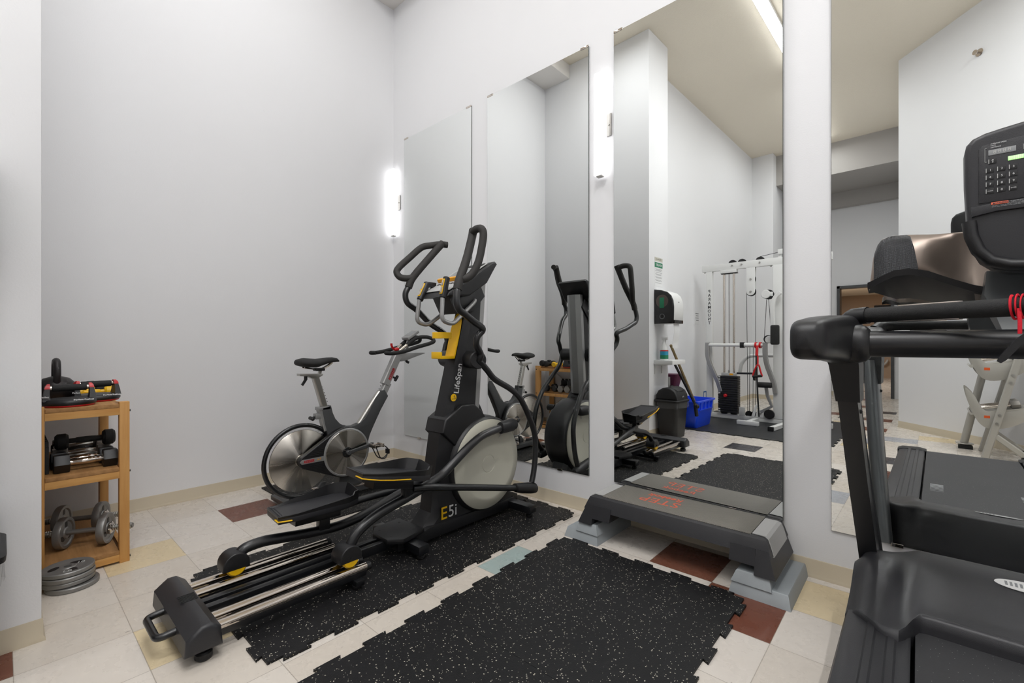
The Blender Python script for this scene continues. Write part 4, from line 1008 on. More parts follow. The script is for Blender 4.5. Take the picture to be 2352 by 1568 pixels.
# stack of plates on the floor
for i in range(4):
    z = .0115+i*.0225; cx, cy = (.945, -2.358) if i else (.955, -2.345); cx -= .004*(i % 2)
    if i == 3: cx, cy = .94, -2.36
    b = plate_mb((cx, cy, z), (0, 0, 1), .092, .021)
    t = thing('weight_plate', (cx, cy, z-.0105), ('grey iron weight plate flat on the floor, lowest of its stack', 'grey iron weight plate second from the floor in its stack', 'grey iron weight plate third from the floor in its stack', 'grey iron weight plate topmost of its stack by the rack')[i], 'weight plate', 'grey plates stacked on the floor')
    mesh_obj('plate_body', b, M['iron'], t, 30)
    if i == 3:
        [mesh_obj('finger_recess', e_, M['darkiron'], t) for e_ in plate_faces((cx, cy, z), (0, 0, 1), .092, .021, (1, .3, 0))[3:]]
        b = text_mb('10', .03, frame((cx-.02, cy+.045, z+.0075), (.3, 1, 0), (-1, .3, 0))); b.add(text_mb('LB', .03, frame((cx+.055, cy-.005, z+.0075), (.3, 1, 0), (-1, .3, 0)))); mesh_obj('raised_mark', b, M['step_grey'], t)
# ------------------------------------------------------------------ treadmill
TC = 4.09
tm = thing('treadmill', (TC, -1.3, 0), 'black treadmill with bronze console facing the mirror, right foreground', 'treadmill')
def tp_(name, mb, mat, parent=None, sharp=38): return mesh_obj(name, mb, M[mat], parent or tm, sharp)
# base frame and foot rails
b = MB(); b.bx(TC-.40, TC+.40, -2.40, -.34, .07, .165, .01); tp_('base_frame', b, 'blackmetal')
for x in (TC-.33, TC+.33):
    for y in (-.45, -2.3): tp_('leveling_foot', MB().cyl((x, y, .0005), (x, y, .072), .03, bev=.004), 'darkplastic')
for s in (-1, 1):
    prof = [(.262, .16), (.262, .232), (.270, .238), (.292, .238), (.297, .243), (.312, .243), (.317, .238), (.340, .238), (.345, .243), (.360, .243), (.365, .238), (.395, .237), (.418, .228), (.425, .21), (.425, .12), (.40, .10), (.30, .10)]
    b = MB(); b.prism([(TC+s*u, z) for u, z in prof], 'y', -2.44, -.70, .004); fr_ = tp_('foot_rail', b, 'greyplastic')
    b = MB(); b.prism([(TC+s*u, z) for u, z in ((.252, .12), (.252, .236), (.30, .246), (.40, .243), (.43, .23), (.43, .11))], 'y', -2.52, -2.40, .012); tp_('rear_end_cap', b, 'darkplastic', fr_)
# belt and rollers
b = MB(); pl = [(-2.46, .19), (-2.49, .20), (-2.495, .212), (-2.48, .224), (-2.44, .2265), (-.55, .2265), (-.50, .215), (-.50, .19)]
b.prism(pl, 'x', TC-.252, TC+.252)
bl = tp_('walking_belt', b, 'belt')
for sx in (-1, 1):
    b = MB()
    for i in range(6): b.bx(TC+sx*.19-.03, TC+sx*.19+.03, -1.16-.03*i-.004*(i+1), -1.16-.03*i, .2262, .2268)
    tp_('belt_marking', b, 'textgrey', bl)
# motor hood as a height field
def ss(a, b_, t): t = max(0, min(1, (t-a)/(b_-a))); return t*t*(3-2*t)
def hood(u, t):
    au = abs(u); yf = -.235-.11*(au/.425)**5; yr = -.70-.13*ss(.235, .29, au)+.10*ss(.30, .425, au)
    y = yf+(yr-yf)*t
    plateau = 1-ss(.24, .33, au)*(.22+.5*ss(.15, .6, t))-ss(.36, .43, au)*.30
    top = .272+.072*plateau
    prof = ss(0, .16, t)**.6
    back = .245+.03*plateau
    z = .17+(top-.17)*prof
    z = z*(1-ss(.25, 1, t))+back*ss(.25, 1, t)
    if t > .97: z -= .03*((t-.97)/.03)**2
    z -= .028*ss(.385, .425, au)
    return (TC+u, y, z)
us = [(-.425+.85*i/56) for i in range(57)]; ts = [0, .015, .03, .05, .075, .1, .13, .16, .2, .25, .3, .36, .42, .5, .58, .66, .74, .82, .89, .94, .97, .985, 1]
b = MB(); b.grid(us, ts, hood, thick=(0, 0, -.1), zb=.10); hd = tp_('motor_hood', b, 'greyplastic', sharp=50)
b = MB(); b.loft([[(TC+u, -.235-.11*(abs(u)/.425)**5-o_, z) for u, z in zip([-.425+.85*i/24 for i in range(25)], [zz]*25)]+[(TC+.425, -.45, zz), (TC-.425, -.45, zz)] for zz, o_ in ((.03, .03), (.06, .008), (.12, 0), (.172, .002))]); tp_('hood_front', b, 'gunmetal', sharp=40)
b = MB(); b.prism([(TC-.29, .035), (TC+.29, .035), (TC+.27, .12), (TC+.2, .148), (TC-.2, .148), (TC-.27, .12)], 'y', -.2365, -.225, .003); fp = tp_('front_panel', b, 'darkplastic')
M['led'] = EM('blue_led', '#3a7bff', 12.0)
b = MB(); b.bx(TC+.03, TC+.075, -.2255, -.2235, .118, .128, .001); mesh_obj('status_light', b, M['led'], fp)
# logo badge lying on the hood
lc = Vector(hood(0.0, .40)); lx = Vector(hood(.03, .40))-lc; ly = Vector(hood(0, .36))-Vector(hood(0, .44)); fm = frame(lc+Vector((0.012, 0, .0012)), lx, ly)
b = MB(); b.lathe([(0, 0), (1, 0), (.985, .0015), (0, .0015)], seg=48); b.bm.transform(Matrix.Diagonal((.074, .028, 1, 1))); b.bm.transform(fm); bd = tp_('logo_badge', b, 'white')
b = MB()
for i in range(4): b.bx(-.05+i*.011, -.044+i*.011, -.011, .011, .0015, .0022)
b.bm.transform(fm); b.add(text_mb('FIX', .03, fm @ Matrix.Translation((.022, 0, .002)))) if False else None
tp_('logo_bars', b, 'textgrey', bd)
# uprights
for s in (-1, 1):
    def q(x, y, z): return (TC+s*x, y, z)
    rings = []
    for z, xc, yr in ((.215, .389, -.355), (.27, .384, -.37), (.6, .412, -.465), (.88, .432, -.55), (1.06, .447, -.605)):
        rings.append([q(xc-.029, yr, z), q(xc+.029, yr, z), q(xc+.029, yr+.115, z), q(xc-.029, yr+.115, z)])
    b = MB(); b.loft(rings); up = tp_('upright', b, 'blackmetal', sharp=20)
    rings = []
    for z, xc, yr in ((.02, .365, -.30), (.2, .37, -.345), (.6, .41, -.465), (1.02, .444, -.59)):
        yy = yr+.115; rings.append([q(xc+.031*math.cos(a), yy-.005+.045*math.sin(a), z) for a in [math.pi*i/10 for i in range(11)]])
    tp_('upright_cover', MB().loft(rings), 'gunmetal', up)
    b = MB()
    for z, t in ((.95, .02), (.955, .08), (.86, .05), (.30, .03)):
        f = (z-.27)/.79; xc = .384+f*.063; yr = -.37-f*.235
        e_ = MB(); e_.ball(q(xc-.029, yr+t, z), .008, u=10, v=8); tp_('bolt', e_, 'darkplastic', up)
    b = MB(); b.loft([[q(.432-.036, -.575, .90), q(.432+.034, -.575, .90), q(.432+.034, -.43, .90), q(.432-.036, -.43, .90)], [q(.44-.045, -.63, 1.03), q(.44+.04, -.63, 1.03), q(.44+.04, -.45, 1.03), q(.44-.045, -.45, 1.03)], [q(.447-.05, -.66, 1.07), q(.447+.043, -.66, 1.07), q(.447+.043, -.46, 1.07), q(.447-.05, -.46, 1.07)]]); tp_('upright_collar', b, 'blackplastic', up)
    # arm rest running back towards the user
    rings = []
    for y, xc, w, zb, zt in ((-.455, .435, .035, 1.06, 1.15), (-.475, .437, .05, 1.045, 1.175), (-.55, .44, .056, 1.038, 1.192), (-.66, .445, .057, 1.038, 1.202), (-.80, .458, .052, 1.05, 1.196), (-.95, .47, .049, 1.056, 1.185), (-1.05, .476, .046, 1.06, 1.174), (-1.085, .478, .036, 1.07, 1.162), (-1.10, .479, .018, 1.09, 1.14)):
        zc, hh = (zb+zt)/2, (zt-zb)/2; n = 28; rg = []
        for i in range(n):
            a = 2*math.pi*i/n; c, s_ = math.cos(a), math.sin(a); e = .55
            rg.append(q(xc-w*math.copysign(abs(c)**e, c), y, zc+hh*math.copysign(abs(s_)**e, s_)))
        rings.append(rg)
    ar = tp_('arm_rest', MB().loft(rings), 'blackplastic', sharp=60)
    b = MB(); b.tube(cr([q(.43, -.60, 1.175), q(.405, -.625, 1.196), q(.37, -.64, 1.20)], 4), .0285, 18, scales=[1.15]+[1.1]*4+[1.0]*4); tp_('handle_root', b, 'gunmetal' if False else 'blackplastic', ar)
    b = MB(); b.loft([[q(.36+o, -.705+r*math.cos(a), 1.105+r*math.sin(a)) for a in [2*math.pi*i/24 for i in range(24)]] for o, r in ((.06, .058), (.03, .062), (.012, .058), (0, .046))]); tp_('tube_collar', b, 'blackplastic', ar)
tp_('cross_tube', MB().cyl((TC-.37, -.705, 1.104), (TC+.37, -.705, 1.104), .041, seg=40), 'blackmetal')
hpts = cr([(TC-.372, -.64, 1.20), (TC-.29, -.68, 1.20), (TC-.16, -.755, 1.20), (TC-.06, -.815, 1.20), (TC, -.828, 1.20), (TC+.06, -.815, 1.20), (TC+.16, -.755, 1.20), (TC+.29, -.68, 1.20), (TC+.372, -.64, 1.20)], 5)
hb_ = tp_('handlebar', MB().tube(hpts, .0245, 24, up=(0, 0, 1)), 'foam')
for s in (-1, 1):
    for dz in (.0236, -.0236):
        b = MB(); b.rtube([(TC+s*.29, -.679, 1.20+dz), (TC+s*.225, -.717, 1.20+dz), (TC+s*.155, -.757, 1.20+dz)], .017, .006, .002, up=(0, 0, 1)); tp_('pulse_sensor', b, 'chrome', hb_)
# safety cord wrapped round the handlebar
ct = thing('safety_cord', (4.04, -.82, 1.2), 'red safety cord wound on the treadmill handlebar with a black clip hanging', 'cord')
pts = []
P0, P1 = Vector((TC-.062, -.814, 1.20)), Vector((TC-.028, -.826, 1.20)); ax = (P1-P0).normalized(); up_ = Vector((0, 0, 1)); sd_ = ax.cross(up_)
for i in range(4*20+1):
    a = 2*math.pi*i/20; f = i/80; rr = .0305+.0012*math.sin(i*.7)
    pts.append(P0.lerp(P1, f)+(up_*math.cos(a)+sd_*math.sin(a))*rr)
b = MB(); b.rtube(pts, .0062, .003, .001, up=None); mesh_obj('wound_cord', b, M['redcord'], ct)
b = MB(); b.rtube([(TC-.055, -.848, 1.195), (TC-.054, -.853, 1.16), (TC-.054, -.852, 1.13)], .008, .0025, .001, up=(0, 1, 0)); mesh_obj('hanging_end', b, M['redcord'], ct)
b = MB(); b.loft([[Vector((TC-.051, -.853, 1.117))+Vector((.55, 0, .83))*t+Vector((.83, 0, -.55))*(w*c)+Vector((0, 1, 0))*(.006*s_) for c, s_ in ((-1, -1), (1, -1), (1, 1), (-1, 1))] for t, w in ((.015, .004), (0, .007), (-.03, .008), (-.06, .0075), (-.072, .004))]); mesh_obj('cord_clip', b, M['blackplastic'], ct)
# console wing with speaker grilles
YW = -.40
def wing_sec(u):
    a = abs(u)
    top = [(0, 1.49), (.10, 1.488), (.20, 1.492), (.27, 1.502), (.32, 1.505), (.345, 1.497), (.360, 1.475), (.372, 1.43), (.38, 1.34), (.382, 1.322)]
    bot = [(0, 1.235), (.02, 1.245), (.06, 1.258), (.11, 1.275), (.16, 1.30), (.22, 1.332), (.27, 1.345), (.31, 1.342), (.36, 1.318), (.38, 1.308), (.382, 1.306)]
    def L(t):
        for (x0, z0), (x1, z1) in zip(t, t[1:]):
            if x0 <= a <= x1: return z0+(z1-z0)*(a-x0)/(x1-x0)
        return t[-1][1]
    return L(bot), L(top)
us = [-.382, -.381, -.378, -.372, -.36, -.345, -.33, -.31, -.29, -.27, -.245, -.22, -.19, -.16, -.135, -.11, -.085, -.06, -.03, 0]; us = us+[-v for v in us[-2::-1]]
rings = []
for u in us:
    zb, zt = wing_sec(u); h = zt-zb; a = abs(u); dep = .015+.20*(1-ss(.30, .385, a)); scoop = .03*ss(.06, .10, a)*(1-ss(.15, .20, a)); bul = .02*ss(.19, .26, a)*(1-ss(.33, .385, a))
    x = TC+u; kl = ss(.0, .12, a)*(1-ss(.30, .385, a))
    rings.append([(x, YW+.004, zb), (x, YW-.004-bul+scoop*.5, zb+h*.12), (x, YW-.006-bul+scoop, zb+h*.35), (x, YW-.002-bul*.9+scoop, zb+h*.6), (x, YW+.010-bul*.6+scoop*.6, zb+h*.85), (x, YW+.022, zb+h*.97), (x, YW+.034, zt), (x, YW+.034+dep*.7, zt-.006), (x, YW+.034+dep, zb+h*.75), (x, YW+.034+dep*.95, zb+h*.1-.07*kl), (x, YW+.034+dep*.6, zb-.002-.05*kl)])
wg = tp_('console_body', MB().loft(rings), 'bronze', sharp=60)
for s in (-1, 1):
    # grille panel: shell patch slightly proud of the body
    def gp_(i, j):
        v = j/8; u = .245+(.368-.245)*i/12
        zb, zt = wing_sec(u); h = zt-zb; lo_, hi_ = .14, .95
        if u < .27: hi_ = .95-.75*((.27-u)/.025)**1.6
        t = lo_+(hi_-lo_)*v
        bul = .02*ss(.19, .26, u)*(1-ss(.33, .385, u))
        yy = YW-.0065-bul*(1-.35*t) if t < .8 else YW-.0065-bul*.7+(t-.8)*.11
        return (TC+s*u, yy-.004, zb+h*t)
    b = MB(); b.grid(range(13), range(9), gp_, thick=(0, .006, 0)); tp_('speaker_grille', b, 'carbon', wg, 60)
    b = MB(); rg = []
    for u in [.002, .02, .06, .11, .16, .22, .27, .31, .345, .37, .386]:
        zb, zt = wing_sec(u); x = TC+s*u; bul = .02*ss(.19, .26, u)*(1-ss(.33, .385, u))
        rg.append([(x, YW-.014-bul, zb+.004), (x, YW-.018-bul, zb+.026), (x, YW+.01, zb+.030), (x, YW+.037+(.015+.20*(1-ss(.30, .385, u)))*.98, zb+(zt-zb)*.1-.072*ss(0, .12, u)*(1-ss(.30, .385, u))), (x, YW+.034+(.015+.20*(1-ss(.30, .385, u)))*.6, zb-.008-.056*ss(0, .12, u)*(1-ss(.30, .385, u)))])
    b.loft(rg); tp_('lower_band', b, 'blackplastic', wg, 45)
b = MB(); b.loft([[(TC-w, y0, z), (TC+w, y0, z), (TC+w, y1, z), (TC-w, y1, z)] for z, w, y0, y1 in ((1.11, .06, -.70, -.62), (1.18, .075, -.64, -.50), (1.26, .09, -.50, -.36), (1.34, .08, -.44, -.34))]); tp_('console_mast', b, 'gunmetal')
# user panel
PC = TC+.028; YP = -.60
def half(pts): return [(PC-x, z) for x, z in pts]+[(PC+x, z) for x, z in pts[::-1]]
outl = half([(.0, 1.752), (.045, 1.750), (.09, 1.744), (.125, 1.738), (.150, 1.728), (.163, 1.712), (.167, 1.69), (.166, 1.59), (.163, 1.518), (.160, 1.45), (.152, 1.40), (.131, 1.352), (.104, 1.327), (.071, 1.314), (.03, 1.309), (0, 1.308)])
outl = [p for i, p in enumerate(outl) if i == 0 or (abs(p[0]-outl[i-1][0])+abs(p[1]-outl[i-1][1])) > 1e-6]
b = MB(); b.prism(outl, 'y', YP+.002, YP+.075, .014, 3); pn = tp_('console_panel', b, 'greyplastic')
b = MB(); b.prism(half([(0, 1.705), (.05, 1.705), (.125, 1.699), (.137, 1.69), (.137, 1.53), (.131, 1.523), (0, 1.521)])[1:-1] if False else [(PC-.137, 1.69), (PC-.129, 1.70), (PC-.05, 1.706), (PC+.05, 1.706), (PC+.129, 1.70), (PC+.137, 1.69), (PC+.137, 1.527), (PC-.137, 1.527)], 'y', YP-.0005, YP+.01, .0008); ky = tp_('keypad_face', b, 'greyplastic', pn)
b = MB(); b.prism([(PC-.155, 1.518), (PC-.1, 1.523), (PC, 1.525), (PC+.1, 1.523), (PC+.155, 1.518), (PC+.152, 1.488), (PC+.1, 1.497), (PC-.1, 1.497), (PC-.152, 1.488)], 'y', YP-.008, YP+.02, .004); tp_('panel_ledge', b, 'greyplastic', pn)
lowp = half([(0, 1.478), (.10, 1.476), (.118, 1.46), (.128, 1.435), (.120, 1.40), (.09, 1.372), (.05, 1.360), (0, 1.357)]); lowp = [p for i, p in enumerate(lowp) if i == 0 or (abs(p[0]-lowp[i-1][0])+abs(p[1]-lowp[i-1][1])) > 1e-6]
b = MB()
b.sweep([(x, YP-.004, z) for x, z in half([(.158, 1.475), (.153, 1.43), (.138, 1.385), (.112, 1.352), (.075, 1.336), (.03, 1.331)])], [(.020*math.cos(2*math.pi*i/14), .017*math.sin(2*math.pi*i/14)) for i in range(14)], up=(0, -1, 0)); tp_('tray_rim', b, 'blackplastic', pn)
# keys, displays and print on the keypad face
yk = YP-.0006
def txt(s_, size, x, z, mat='textwhite', name='key_label', par=None, align='CENTER'):
    return tp_(name, text_mb(s_, size, frame((x, yk-.0022, z), (1, 0, 0), (0, 0, 1)), extrude=.0002, align=align), mat, par or ky)
for r_, row in enumerate((('1', '2', '3'), ('4', '5', '6'), ('7', '8', '9'), ('CLEAR', '0', 'ENTER'))):
    for c_, ch in enumerate(row):
        x, z = 4.004+.0235*c_, 1.622-.0207*r_
        kk = tp_('key', MB().bx(x-.0085, x+.0085, yk-.0015, yk+.002, z-.0072, z+.0072, .0006), 'darkplastic', ky)
        tp_('key_bar', MB().bx(x-.0083, x-.0068, yk-.0022, yk-.001, z-.0066, z+.0066), 'step_grey', kk)
        txt(ch, .0085 if len(ch) == 1 else .0038, x+.001, z, par=kk)
kk = tp_('key', MB().bx(4.001, 4.018, yk-.0015, yk+.002, 1.6405, 1.655, .0006), 'darkplastic', ky)
tp_('key_bar', MB().bx(4.0012, 4.0027, yk-.0022, yk-.001, 1.6412, 1.6543), 'step_grey', kk)
b = MB(); b.prism([(4.0075, 1.650), (4.0125, 1.650), (4.010, 1.6535)], 'y', yk-.0024, yk-.001); b.add(text_mb('8', .006, frame((4.010, yk-.002, 1.6455), (1, 0, 0), (0, 0, 1)), extrude=.0002)); tp_('key_symbol', b, 'textwhite', kk)
for x0 in (4.001, 4.071, 4.141):
    dp = tp_('number_display', MB().bx(x0, x0+.056, yk-.0012, yk+.002, 1.666, 1.682, .0004), 'textgrey', ky)
    tp_('display_digits', text_mb('8888', .0145, frame((x0+.028, yk-.0016, 1.674), (1, 0, 0), (0, 0, 1)), extrude=.0002, space=1.35), 'step_grey', dp)
M['greenled'] = EM('green_display', '#7ad81e', 1.1)
gd_ = mesh_obj('green_display', MB().bx(4.041, 4.195, yk-.0012, yk+.002, 1.6415, 1.6535, .0003), M['greenled'], ky)
b = MB()
for i in range(38): b.bx(4.0425+i*.004, 4.0430+i*.004, yk-.0016, yk-.001, 1.6415, 1.6535)
tp_('display_lines', b, 'green', gd_)
for i, s_ in enumerate(('AVERAGE SPEED', 'PACE', 'DISTANCE')): txt(s_, .0045, 4.0055, 1.699-.0055*i, name='display_label', align='LEFT')
b = MB(); b.bx(3.9935, 3.9942, yk-.0015, yk, 1.648, 1.689); b.bx(3.9935, 3.998, yk-.0015, yk, 1.6885, 1.6892); b.bx(3.9935, 3.998, yk-.0015, yk, 1.6478, 1.6485); tp_('bracket_line', b, 'step_grey', ky)
wl = tp_('warning_label', MB().bx(4.006, 4.041, YP-.0105, YP-.0075, 1.5165, 1.5235, .0004), 'textorange', pn)
tp_('warning_text', text_mb('WARNING', .0058, frame((4.0255, YP-.0108, 1.520), (1, 0, 0), (0, 0, 1)), extrude=.0002, bold=.0001), 'textdark', wl)
b = MB(); b.prism([(4.0085, 1.518), (4.0135, 1.518), (4.011, 1.5222)], 'y', YP-.0110, YP-.0104); tp_('warning_sign', b, 'textdark', wl)
b = MB()
random.seed(3)
for i in range(4):
    x = 4.044 if i < 1 else 4.0075
    while x < 4.15:
        w = random.uniform(.003, .009); z = 1.5205-i*.0035; b.bx(x, x+w, YP-.0090, YP-.0080, z-.0006, z+.0006); x += w+.0012
tp_('fine_print', b, 'textgrey', pn)
# display housing on top of the panel back
b = MB(); b.loft([[(PC-w, YP+.07, z0), (PC+w, YP+.07, z0), (PC+w, YP+.07+d, z0+.01), (PC-w, YP+.07+d, z0+.01)] for z0, w, d in ((1.40, .10, .16), (1.50, .12, .13), (1.60, .12, .05), (1.68, .10, .01))]); tp_('panel_neck', b, 'blackplastic', pn)
# ------------------------------------------------------------------ cable machine (seen in the mirror)
XE = 2.93; GY = -4.47; GZ = .0105
gm = thing('cable_machine', (1.85, GY, 0), 'white weight stack cable machine with pulleys, reflected behind the step', 'multi gym')
def gp(name, mb, mat, parent=None, sharp=38): return mesh_obj(name, mb, M[mat], parent or gm, sharp)
W_ = 'whitepaint'
b = MB(); b.bx(1.30, XE, GY-.03, GY+.03, .012, .075, .004); gp('base_beam', b, W_)
gp('upright', MB().bx(1.32, 1.405, GY-.03, GY+.03, .075, 2.165, .004), W_)
up2 = gp('upright', MB().bx(2.215, 2.36, GY-.035, GY+.035, .075, 2.165, .004), W_)
gp('top_beam', MB().bx(1.255, XE, GY-.03, GY+.03, 2.165, 2.262, .004), W_)
b = MB()
for x in (1.29, 1.40, 2.18):
    e_ = MB(); e_.cyl((x, GY, 2.15), (x, GY, 2.166), .012, seg=10); gp('bolt', e_, 'steel')
for x, y0 in ((1.95, -4.12), (2.43, -3.85)): pass
gp('floor_foot', MB().bx(1.87, 2.135, -4.10, -4.04, .012, .065, .004), W_)
gp('foot_beam', MB().bx(1.975, 2.035, GY+.03, -4.10, .015, .062, .004), W_)
ff = gp('floor_foot', MB().rtube([(2.345, -3.82, .036), (2.395, -4.35, .036), (2.40, GY+.03, .036)], .06, .05, .004), W_)
gp('foot_cap', MB().rtube([(2.343, -3.795, .036), (2.3455, -3.823, .036)], .064, .053, .004), 'darkplastic', ff)
# lettering up the left upright
b = MB()
for i, ch in enumerate('PARAMOUNT'): b.add(text_mb(ch, .062, frame((1.365, GY+.031, 1.87-i*.0585), (-1, 0, 0), (0, 0, 1)), extrude=.0004, bold=.001))
gp('brand_lettering', b, 'textdark')
# weight stack
for x in (1.566, 1.70): gp('guide_rod', MB().cyl((x, GY, .10), (x, GY, 2.13), .0155, seg=16), 'chrome')
gp('stack_cable', MB().cyl((1.633, GY, .66), (1.633, GY, 2.14), .004, seg=8), 'darkplastic')
gp('rod_plate', MB().bx(1.525, 1.745, GY-.04, GY+.04, 2.118, 2.165, .004), W_); gp('rod_cushion', MB().bx(1.53, 1.75, GY-.035, GY+.035, 2.108, 2.119, .002), 'darkplastic')
n = 16
for i in range(n):
    z = .098+i*.0332; pl_ = gp('weight_plate', MB().bx(1.497, 1.768, GY-.06, GY+.06, z, z+.0305, .006), 'blackplastic')
    if i in (0, 1) or i >= 8: gp('number_sticker', MB().bx(1.505, 1.53, GY+.0598, GY+.0612, z+.007, z+.024, .0005), 'paper', pl_)
b = MB(); b.bx(1.535, 1.735, GY-.035, GY+.035, .63, .672, .005); tpw = gp('top_weight', b, 'step_grey'); gp('label', MB().bx(1.65, 1.70, GY+.0345, GY+.0362, .64, .665), 'orange', tpw)
gp('cable_anchor', MB().cyl((1.633, GY, .67), (1.633, GY, .71), .014, seg=12), 'steel')
for x in (1.566, 1.70): gp('stack_bumper', MB().cyl((x, GY, .075), (x, GY, .099), .045, bev=.006), 'darkplastic')
gp('selector_pin', MB().cyl((1.605, GY+.055, .345), (1.605, GY+.09, .345), .024, bev=.006), 'red')
# pulleys
def pulley(x, y, z, r, ax=(0, 1, 0), par=None):
    t = .014; a = Vector(ax)
    return gp('pulley', MB().lathe([(0, -t), (r, -t), (r*.92, -t*.3), (r*.92, t*.3), (r, t), (0, t)], (x, y, z), ax, 28), 'darkplastic', par)
for x in (1.685, 1.812, 2.047): pulley(x, GY, 2.245, .058)
for x in (1.685, 1.812, 2.047):
    e_ = MB(); e_.cyl((x, GY+.03, 2.22), (x, GY+.04, 2.22), .011, seg=10); gp('bolt', e_, 'steel')
b = MB(); po = [(1.875, 2.165), (1.988, 2.165), (1.988, 1.83)]+[(1.9315+.0565*math.cos(R(a)), 1.83+.0565*math.sin(R(a))) for a in range(-15, -180, -15)]+[(1.875, 1.83)]
b.prism(po, 'y', GY+.02, GY+.028, .002); pb = gp('pulley_bracket', b, W_)
gp('pulley_bracket', MB().prism(po, 'y', GY-.028, GY-.02, .002), W_)
pulley(1.9315, GY, 1.825, .062, par=pb); pulley(1.9315, GY, 2.00, .060, par=pb)
for z in (1.825, 2.0): gp('bolt', MB().cyl((1.9315, GY+.028, z), (1.9315, GY+.04, z), .013, seg=10), 'steel', pb)
gp('cable', MB().cyl((1.872, GY, 1.83), (1.885, GY, .10), .0035, seg=8), 'darkplastic'); gp('cable', MB().cyl((1.990, GY, 1.83), (1.985, GY, .10), .0035, seg=8), 'darkplastic')
gp('cable', MB().cyl((1.915, GY+.01, 1.05), (1.91, GY+.01, .10), .0035, seg=8), 'darkplastic'); gp('cable', MB().cyl((1.96, GY+.01, 1.05), (1.955, GY+.01, .10), .0035, seg=8), 'darkplastic')
gp('cable', MB().tube([(2.047, GY, 2.305), (2.32, GY, 2.34), (2.7, GY, 2.36)], .0035, 8), 'darkplastic')
b = MB(); b.bx(2.27, 2.34, GY-.03, GY+.03, 2.30, 2.37, .004); b.bx(2.27, 2.31, GY-.01, GY+.01, 2.262, 2.31); gp('top_bracket', b, W_)
pulley(2.345, GY, 2.345, .035)
pw = gp('pulley_cover', MB().cyl((2.135, GY+.06, 1.77), (2.135, GY+.085, 1.77), .058, bev=.006), W_); pulley(2.165, GY+.045, 1.765, .066, par=pw)
gp('pulley_arm', MB().bx(2.16, 2.22, GY+.03, GY+.06, 1.74, 1.80, .004), W_)
pulley(2.157, GY+.045, 1.155, .055); gp('pulley_cover', MB().cyl((2.175, GY+.06, 1.15), (2.175, GY+.08, 1.15), .05, bev=.005), W_)
gp('cable', MB().cyl((2.14, GY+.05, 1.70), (2.11, GY+.05, 1.16), .0035, seg=8), 'darkplastic'); gp('cable', MB().cyl((2.165, GY+.05, 1.70), (2.20, GY+.05, 1.16), .0035, seg=8), 'darkplastic')
# press arms and the handle bar across
pa = gp('press_arm', MB().rtube(fillet([(1.36, GY+.09, 1.11), (1.355, GY+.09, .93), (1.385, GY+.08, .80), (1.50, GY+.05, .52), (1.53, GY+.04, .40)], .12, 6), .055, .05, .005, up=(0, 1, 0)), 'silverpaint')
gp('press_arm', MB().rtube(fillet([(2.13, GY+.09, 1.11), (2.13, GY+.09, .93), (2.15, GY+.08, .80), (2.23, GY+.05, .55), (2.245, GY+.04, .42)], .12, 6), .055, .05, .005, up=(0, 1, 0)), 'silverpaint')
cb_ = gp('handle_bar', MB().cyl((1.34, GY+.09, 1.076), (2.15, GY+.09, 1.074), .024), W_)
gp('bar_collar', MB().bx(1.815, 1.868, GY+.06, GY+.12, 1.035, 1.115, .004), 'darkplastic', cb_)
gp('bar_sleeve', MB().cyl((1.87, GY+.09, 1.075), (2.04, GY+.09, 1.075), .031), W_, cb_)
gp('pad_arm', MB().rtube(cr([(2.225, GY+.08, 1.16), (2.225, GY+.10, 1.55), (2.25, GY+.10, 1.70), (2.32, GY+.10, 1.78)], 5), .05, .05, .006, up=(0, 1, 0)), W_)
gp('chest_pad', MB().bx(2.212, 2.318, GY+.12, GY+.18, 1.08, 1.345, .025, 3), 'foam')
gp('bent_tube', MB().tube(cr([(1.70, GY-.25, .66), (1.73, GY-.25, .80), (1.80, GY-.25, .89), (1.90, GY-.25, .92), (2.25, GY-.25, .925)], 6), .026, 14), W_)
gp('crank_bar', MB().cyl((1.76, GY+.06, .675), (1.985, GY+.06, .68), .014), 'blackmetal'); gp('weight_disc', MB().cyl((1.985, GY+.06, .65), (2.005, GY+.06, .65), .07, bev=.004), 'darkplastic')
gp('roller_pad', MB().cyl((2.04, GY+.09, .53), (2.21, GY+.09, .53), .038, bev=.006), 'foam')
gp('roller_arm', MB().rtube([(2.13, GY+.06, .53), (2.15, GY+.05, .38), (2.20, GY+.04, .24), (2.06, GY+.03, .15)], .04, .03, .004, up=(0, 1, 0)), 'silverpaint')
b = MB(); b.prism([(1.99, .075), (2.16, .075), (2.10, .17), (2.06, .185), (2.02, .17)], 'y', GY+.025, GY+.04, .002); gp('gusset', b, W_); gp('bolt', MB().cyl((2.06, GY+.04, .125), (2.06, GY+.05, .125), .014, seg=10), 'steel')
gp('foot_plate', MB().bx(1.80, 1.875, GY+.08, GY+.10, .08, .20, .003), 'step_grey'); gp('foot_wing', MB().prism([(1.95, .08), (1.99, .08), (2.03, .24), (2.01, .26)], 'y', GY+.06, GY+.075, .002), W_)
pulley(1.90, GY, .10, .045); pulley(1.965, GY, .10, .045)
gp('leg_drum', MB().cyl((2.17, GY+.02, .13), (2.17, GY+.06, .13), .065, bev=.004), 'darkplastic')
